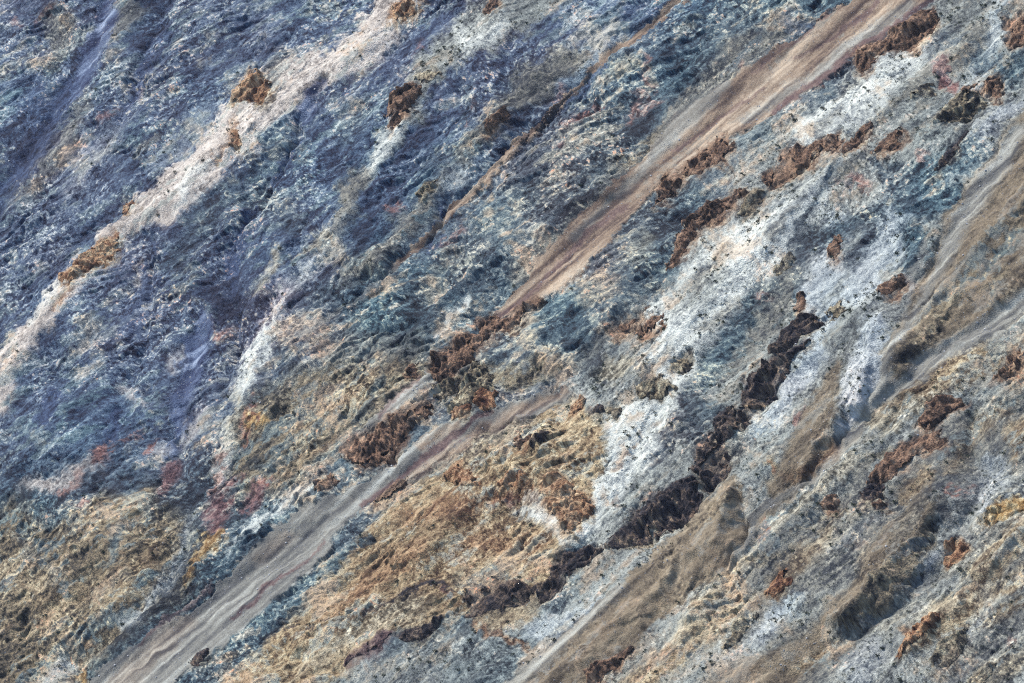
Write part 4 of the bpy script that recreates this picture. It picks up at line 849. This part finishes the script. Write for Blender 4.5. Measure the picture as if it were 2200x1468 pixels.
# vertical flutes for steep faces
vf = np.full(cah.shape, math.cos(R(72)), np.float32); vg = np.full(cah.shape, -math.sin(R(72)), np.float32)
flute = norm(up2(lic(rng.standard_normal(cah.shape).astype(np.float32), vf, vg, 7, 1.0), shp))
covered = np.zeros(shp, bool)
for n, (kind, hgt, label, shapes) in enumerate(OUT):
    sx, sy = hgt * .30 * .5 / SC, hgt * .45 * .5 / SC
    poly = len(shapes[0][0]) == 2
    pts = [(p[0] + sx * .6, p[1] + sy * .5) + tuple(p[2:]) for p in shapes[0]]
    if not poly: pts = [(x, y, r * 1.12 + 1.5) for (x, y, r) in pts]
    a, b, c, d = bbox(pts, 26)
    sel = (PX > a) & (PX < b) & (PY > c) & (PY < d)
    rr, cc = np.where(sel)
    if not len(rr): continue
    i0, i1, j0, j1 = rr.min(), rr.max() + 1, cc.min(), cc.max() + 1
    sl = (slice(i0, i1), slice(j0, j1))
    if poly:
        raw = sd_poly(pts, PX[sl], PY[sl]); rmax = float(raw.max())
    else:
        rmax = max(p[2] for p in pts)
    fr = min(1.0, rmax / 13)
    jl = c_big[sl] * 6 + c_mid[sl] * 7 + c_sml[sl] * 3.5; jx = (wx[sl] * 1.5 + jl * .77 + c_mid[sl] * 1.6) * fr; jy = (wy[sl] * 1.5 - jl * .64 + c_mid[sl] * 2.2 + c_sml[sl] * 1.6) * fr
    if poly:
        sd = sd_poly(pts, PX[sl] + jx, PY[sl] + jy) + 1.5
        qa = np.array(pts); mx_, my_ = qa.mean(0)
        # crest line = principal axis of the outline
        w_, v_ = np.linalg.eigh(np.cov((qa - qa.mean(0)).T)); n_ = v_[:, 0]
        if n_ @ np.array([.55, .83]) < 0: n_ = -n_
        sde = np.clip(((PX[sl] - mx_) * n_[0] + (PY[sl] - my_) * n_[1]) / (rmax * 1.5), -1.2, 1.2)
    else:
        sd = sd_stroke(pts, PX[sl] + jx, PY[sl] + jy)
        sde = side_stroke(pts, PX[sl] + wx[sl] * 2, PY[sl] + wy[sl] * 2)
    sd = sd - np.clip(c_big[sl] * 1.1 + isob[sl] * .45 + c_mid[sl] * .4 - .72, 0, 1) * rmax * 1.6
    edge = min(7.0, rmax * .45)
    e = sstep(-1.0, edge, sd) * (.74 - .34 * sde)
    lift = .52 * hgt * e * (.80 + .12 * np.clip(f_big[sl], -2, 2) * fr) + e * (.95 * f_mid[sl] + .5 * f_sml[sl] + .5 * ledge_s[sl] - .6 * joint2[sl] + .05 * flute[sl]) * min(1, hgt / 4.5)
    keep = sd > -1.5
    h = Hh[sl] + np.where(sd > -.3, lift + .05, -1.2)
    k = KIND[kind].copy()
    Pk = np.broadcast_to(k, keep.shape + (21,))
    tt = (.15 * iso[sl] + .22 * flute[sl] + .55 * c_mid[sl] + .6 * c_sml[sl] + .6 * c_tny[sl] + .12 * fine[sl] + .2 * isob[sl] - 1.2 * crack[sl] - .8 * joint[sl] + .4 * c_big[sl]) * .85
    cl = ramp(Pk, tt.astype(np.float32))
    # the cap and fringe take some of the host rock's tone
    mixn = np.clip((.30 if kind in ('ochre', 'tangrey', 'yellow', 'wine') else .22) + (iso[sl] * .3 + isob[sl] * .5 + c_mid[sl] * .5) * .5, 0, .7) * (1.1 - .5 * e / (e.max() + 1e-6))
    if kind in ('rust', 'dark'):
        oc = np.array([128, 94, 76], np.float32)
        g = np.clip(isob[sl] * .4 + wf[sl] * .4 + .25 * sde, 0, .8)[..., None] * .7
        cl = cl * (1 - g) + oc * (cl.mean(-1, keepdims=True) / 95) * g
    cl = cl * (1 - mixn[..., None]) + col[sl] * mixn[..., None]
    Usl, Vsl = UU[sl], VV[sl]
    co = place(Usl, Vsl, h)
    id2 = np.arange(keep.size, dtype=np.int32).reshape(keep.shape)
    kq = keep[:-1, :-1] & keep[1:, :-1] & keep[1:, 1:] & keep[:-1, 1:]
    q = np.stack([id2[:-1, :-1], id2[1:, :-1], id2[1:, 1:], id2[:-1, 1:]], -1)[kq]
    if len(q) < 12: continue
    covered[sl] |= sd > -2
    kc = np.unique(q)
    org = co[kc].mean(0) - nrm * hgt * .5
    me = sub_mesh("rock_outcrop", q, co, (lin(cl) * ALB).reshape(-1, 3), org)
    o = link("rock_outcrop", me, M_crag)
    o.location = org
    o['label'] = label; o['category'] = "rock outcrop"; o['group'] = "craggy rock outcrops on the mountainside"
    made.append(o)

# ------------------------------------------------------------------ shrubs and stones
def tuft_arrays(seed, nleaf=26):
    r = np.random.default_rng(seed)
    vs_, fs_ = [], []
    for i in range(nleaf):
        th = r.random() * 2 * math.pi; ph = math.acos(r.random() * .95)
        rad = .30 + .22 * r.random()
        c = np.array([math.cos(th) * math.sin(ph) * rad, math.sin(th) * math.sin(ph) * rad, .12 + math.cos(ph) * rad * .95])
        d = r.standard_normal((3, 3)) * .17
        b = len(vs_)
        vs_ += [c + d[0], c + d[1], c + d[2]]
        fs_.append((b, b + 1, b + 2))
    return np.array(vs_), np.array(fs_)
def stem_arrays(seed):
    r = np.random.default_rng(seed)
    vs_, fs_ = [], []
    for i in range(4):
        a = r.random() * 6.28; tip = np.array([math.cos(a) * .22, math.sin(a) * .22, .35])
        b = len(vs_)
        for k in range(3):
            q = a + k * 2.09
            vs_.append(np.array([math.cos(q) * .03, math.sin(q) * .03, -.12]))
        vs_.append(tip)
        fs_ += [(b, b + 1, b + 3), (b + 1, b + 2, b + 3), (b + 2, b, b + 3)]
    return np.array(vs_), np.array(fs_)
def stone_arrays(seed, sub=1):
    import bmesh
    bm = bmesh.new(); bmesh.ops.create_icosphere(bm, subdivisions=sub, radius=.5)
    r = np.random.default_rng(seed)
    sc = np.array([1, .6 + .4 * r.random(), .5 + .35 * r.random()])
    cuts = r.standard_normal((6, 3)); cuts /= np.linalg.norm(cuts, axis=1)[:, None]
    v = np.array([x.co[:] for x in bm.verts])
    for c in cuts:
        dd = v @ c; over = np.clip(dd - .34, 0, None); v = v - over[:, None] * c
    v = v * sc + r.standard_normal(v.shape) * .02
    f = np.array([[x.index for x in p.verts] for p in bm.faces])
    bm.free()
    return v, f
tufts = [tuft_arrays(i) for i in range(6)]
stems = [stem_arrays(i + 20) for i in range(6)]
stones = [stone_arrays(i + 40, 2) for i in range(6)]
stones1 = [stone_arrays(i + 60, 1) for i in range(6)]
def tri_mesh(name, v, f, smooth=False):
    me = mesh_np(name, v, f, None, 3)
    if not smooth: me.polygons.foreach_set("use_smooth", np.zeros(len(f), bool))
    return me

def scatter(weight, count, size_fn):
    w = weight.ravel().astype(np.float64); w /= w.sum()
    k = rng.choice(len(w), count, replace=False, p=w)
    return k, size_fn(k)
inframe = (PX > 6) & (PX < W0 - 6) & (PY > 6) & (PY < H0 - 6)
free = (~covered).astype(np.float32)
clump = np.clip(.5 + .7 * up2(fbm(hs, 14, 3, .8), shp), .03, 3)
vw = (veg ** 1.5) * free * clump * (rough > .42)
kS, sS = scatter(vw, 15000, lambda k: .62 + .85 * rng.random(len(k)) ** 2.5)
kB, sB = scatter((stone ** 1.4) * free * clump, 14000, lambda k: .25 + .55 * rng.random(len(k)) ** 4)

def merged(name, ks, sizes, arrs, sink):
    vv, ff, off = [], [], 0
    for i, (k, s) in enumerate(zip(ks, sizes)):
        v, f = arrs[i % len(arrs)]
        a = random.random() * 6.28; c, d = math.cos(a), math.sin(a)
        rot = np.array([[c, -d, 0], [d, c, 0], [0, 0, 1]])
        vv.append((v @ rot.T) * s + CO[k] - ORG + np.array([0, 0, sink * s])); ff.append(f + off); off += len(v)
    return tri_mesh(name, np.concatenate(vv), np.concatenate(ff))

def individuals(kind, ks, sizes, proto_fn, arrs):
    protos = {}
    for i, (k, s) in enumerate(zip(ks, sizes)):
        v = i % len(arrs)
        if v not in protos:
            protos[v] = root = proto_fn(v); cps = [root]
        else:
            root = protos[v].copy(); S.collection.objects.link(root)
            for ch in protos[v].children:
                c = ch.copy(); S.collection.objects.link(c); c.parent = root
        root.location = CO[k].astype(float) + np.array([0, 0, .12 * s])
        root.scale = (s, s, s * (.8 + .4 * random.random()))
        root.rotation_euler = (0, 0, random.random() * 6.28)
        yield root, k

def host(k):
    return int(np.argmin([abs(P.reshape(-1, 21)[k, 3:6] - KIND[q][3:6]).sum() for q in HOSTS]))
HOSTS = ['white', 'pale', 'grey', 'khaki', 'tan', 'tangrey', 'slate', 'teal', 'blue', 'pink', 'cream', 'mud', 'screeg', 'scree', 'bluescree', 'purple']
HT = {'white': "white marble", 'pale': "pale blue grey rubble", 'grey': "grey stony slope", 'khaki': "grey brown rock", 'tan': "tan rock", 'tangrey': "brown rock",
      'slate': "blue grey rock", 'teal': "dark folded rock", 'blue': "blue rock", 'pink': "pinkish white band", 'cream': "cream coloured rock", 'mud': "brown gravel",
      'screeg': "grey scree", 'scree': "tan scree", 'bluescree': "blue shaded gravel", 'purple': "purple streaked scree"}
def shrub_proto(v):
    e = bpy.data.objects.new("shrub", None); e.empty_display_size = .2; S.collection.objects.link(e)
    link("foliage", tri_mesh("foliage", *tufts[v]), M_shrub, e)
    link("stem", tri_mesh("stem", *stems[v]), M_wood, e)
    return e
def stone_proto(v):
    me = tri_mesh("boulder", *stones[v])
    return link("boulder", me, M_stone)
nS = 300
cand = np.where(inframe.ravel()[kS])[0]
o_ = cand[np.argsort(-sS[cand])][:nS]
sS[o_] *= 1.25
for root, k in individuals("shrub", kS[o_], sS[o_], shrub_proto, tufts):
    h_ = HT[HOSTS[host(k)]]
    root['label'] = "small dark green shrub dotted on the " + h_; root['category'] = "shrub"; root['group'] = "shrubs dotted on the " + h_
rest = np.setdiff1d(np.arange(len(kS)), o_)
o = link("scattered_shrubs", merged("scattered_shrubs", kS[rest], sS[rest], [tuft_arrays(i + 80, 16) for i in range(6)], .0), M_shrub); o.location = ORG
o['label'] = "countless tiny dark shrubs sprinkled over the pale slopes"; o['category'] = "shrubs"; o['kind'] = "stuff"
cand = np.where(inframe.ravel()[kB])[0]
o_ = cand[np.argsort(-sB[cand])][:120]
sB[o_] *= 1.35
for root, k in individuals("boulder", kB[o_], sB[o_], stone_proto, stones):
    h_ = HT[HOSTS[host(k)]]
    root['label'] = "pale angular boulder lying loose on the " + h_; root['category'] = "boulder"; root['group'] = "boulders loose on the " + h_
rest = np.setdiff1d(np.arange(len(kB)), o_)
o = link("loose_stones", merged("loose_stones", kB[rest], sB[rest], stones1, .1), M_stone); o.location = ORG
o['label'] = "countless pale stones strewn over scree and gravel"; o['category'] = "stones"; o['kind'] = "stuff"

# ------------------------------------------------------------------ thin air between the camera and the slope
def haze_box(lo, hi, density, colour):
    import bmesh
    me = bpy.data.meshes.new("haze"); bm = bmesh.new(); bmesh.ops.create_cube(bm, size=1.0)
    for v in bm.verts:
        v.co = [lo[i] if v.co[i] < 0 else hi[i] for i in range(3)]
    bm.to_mesh(me); bm.free()
    m = bpy.data.materials.new("haze_air"); m.use_nodes = True; t = m.node_tree; t.nodes.clear()
    o_ = t.nodes.new("ShaderNodeOutputMaterial"); v = t.nodes.new("ShaderNodeVolumePrincipled")
    v.inputs["Density"].default_value = density; v.inputs["Color"].default_value = (*colour, 1); v.inputs["Anisotropy"].default_value = .2
    t.links.new(v.outputs[0], o_.inputs["Volume"])
    o = link("haze", me, m); o['kind'] = "stuff"; o['label'] = "thin blue haze in the air in front of the whole mountainside"; o['category'] = "haze"
lo = CO.min(0); hi = CO.max(0)
haze_box((float(lo[0]) - 60, -60.0, float(lo[2]) - 6), (float(hi[0]) + 60, float(hi[1]) + 60, max(float(hi[2]), float(cam.location.z)) + 30), HAZE, (.62, .74, 1.0))
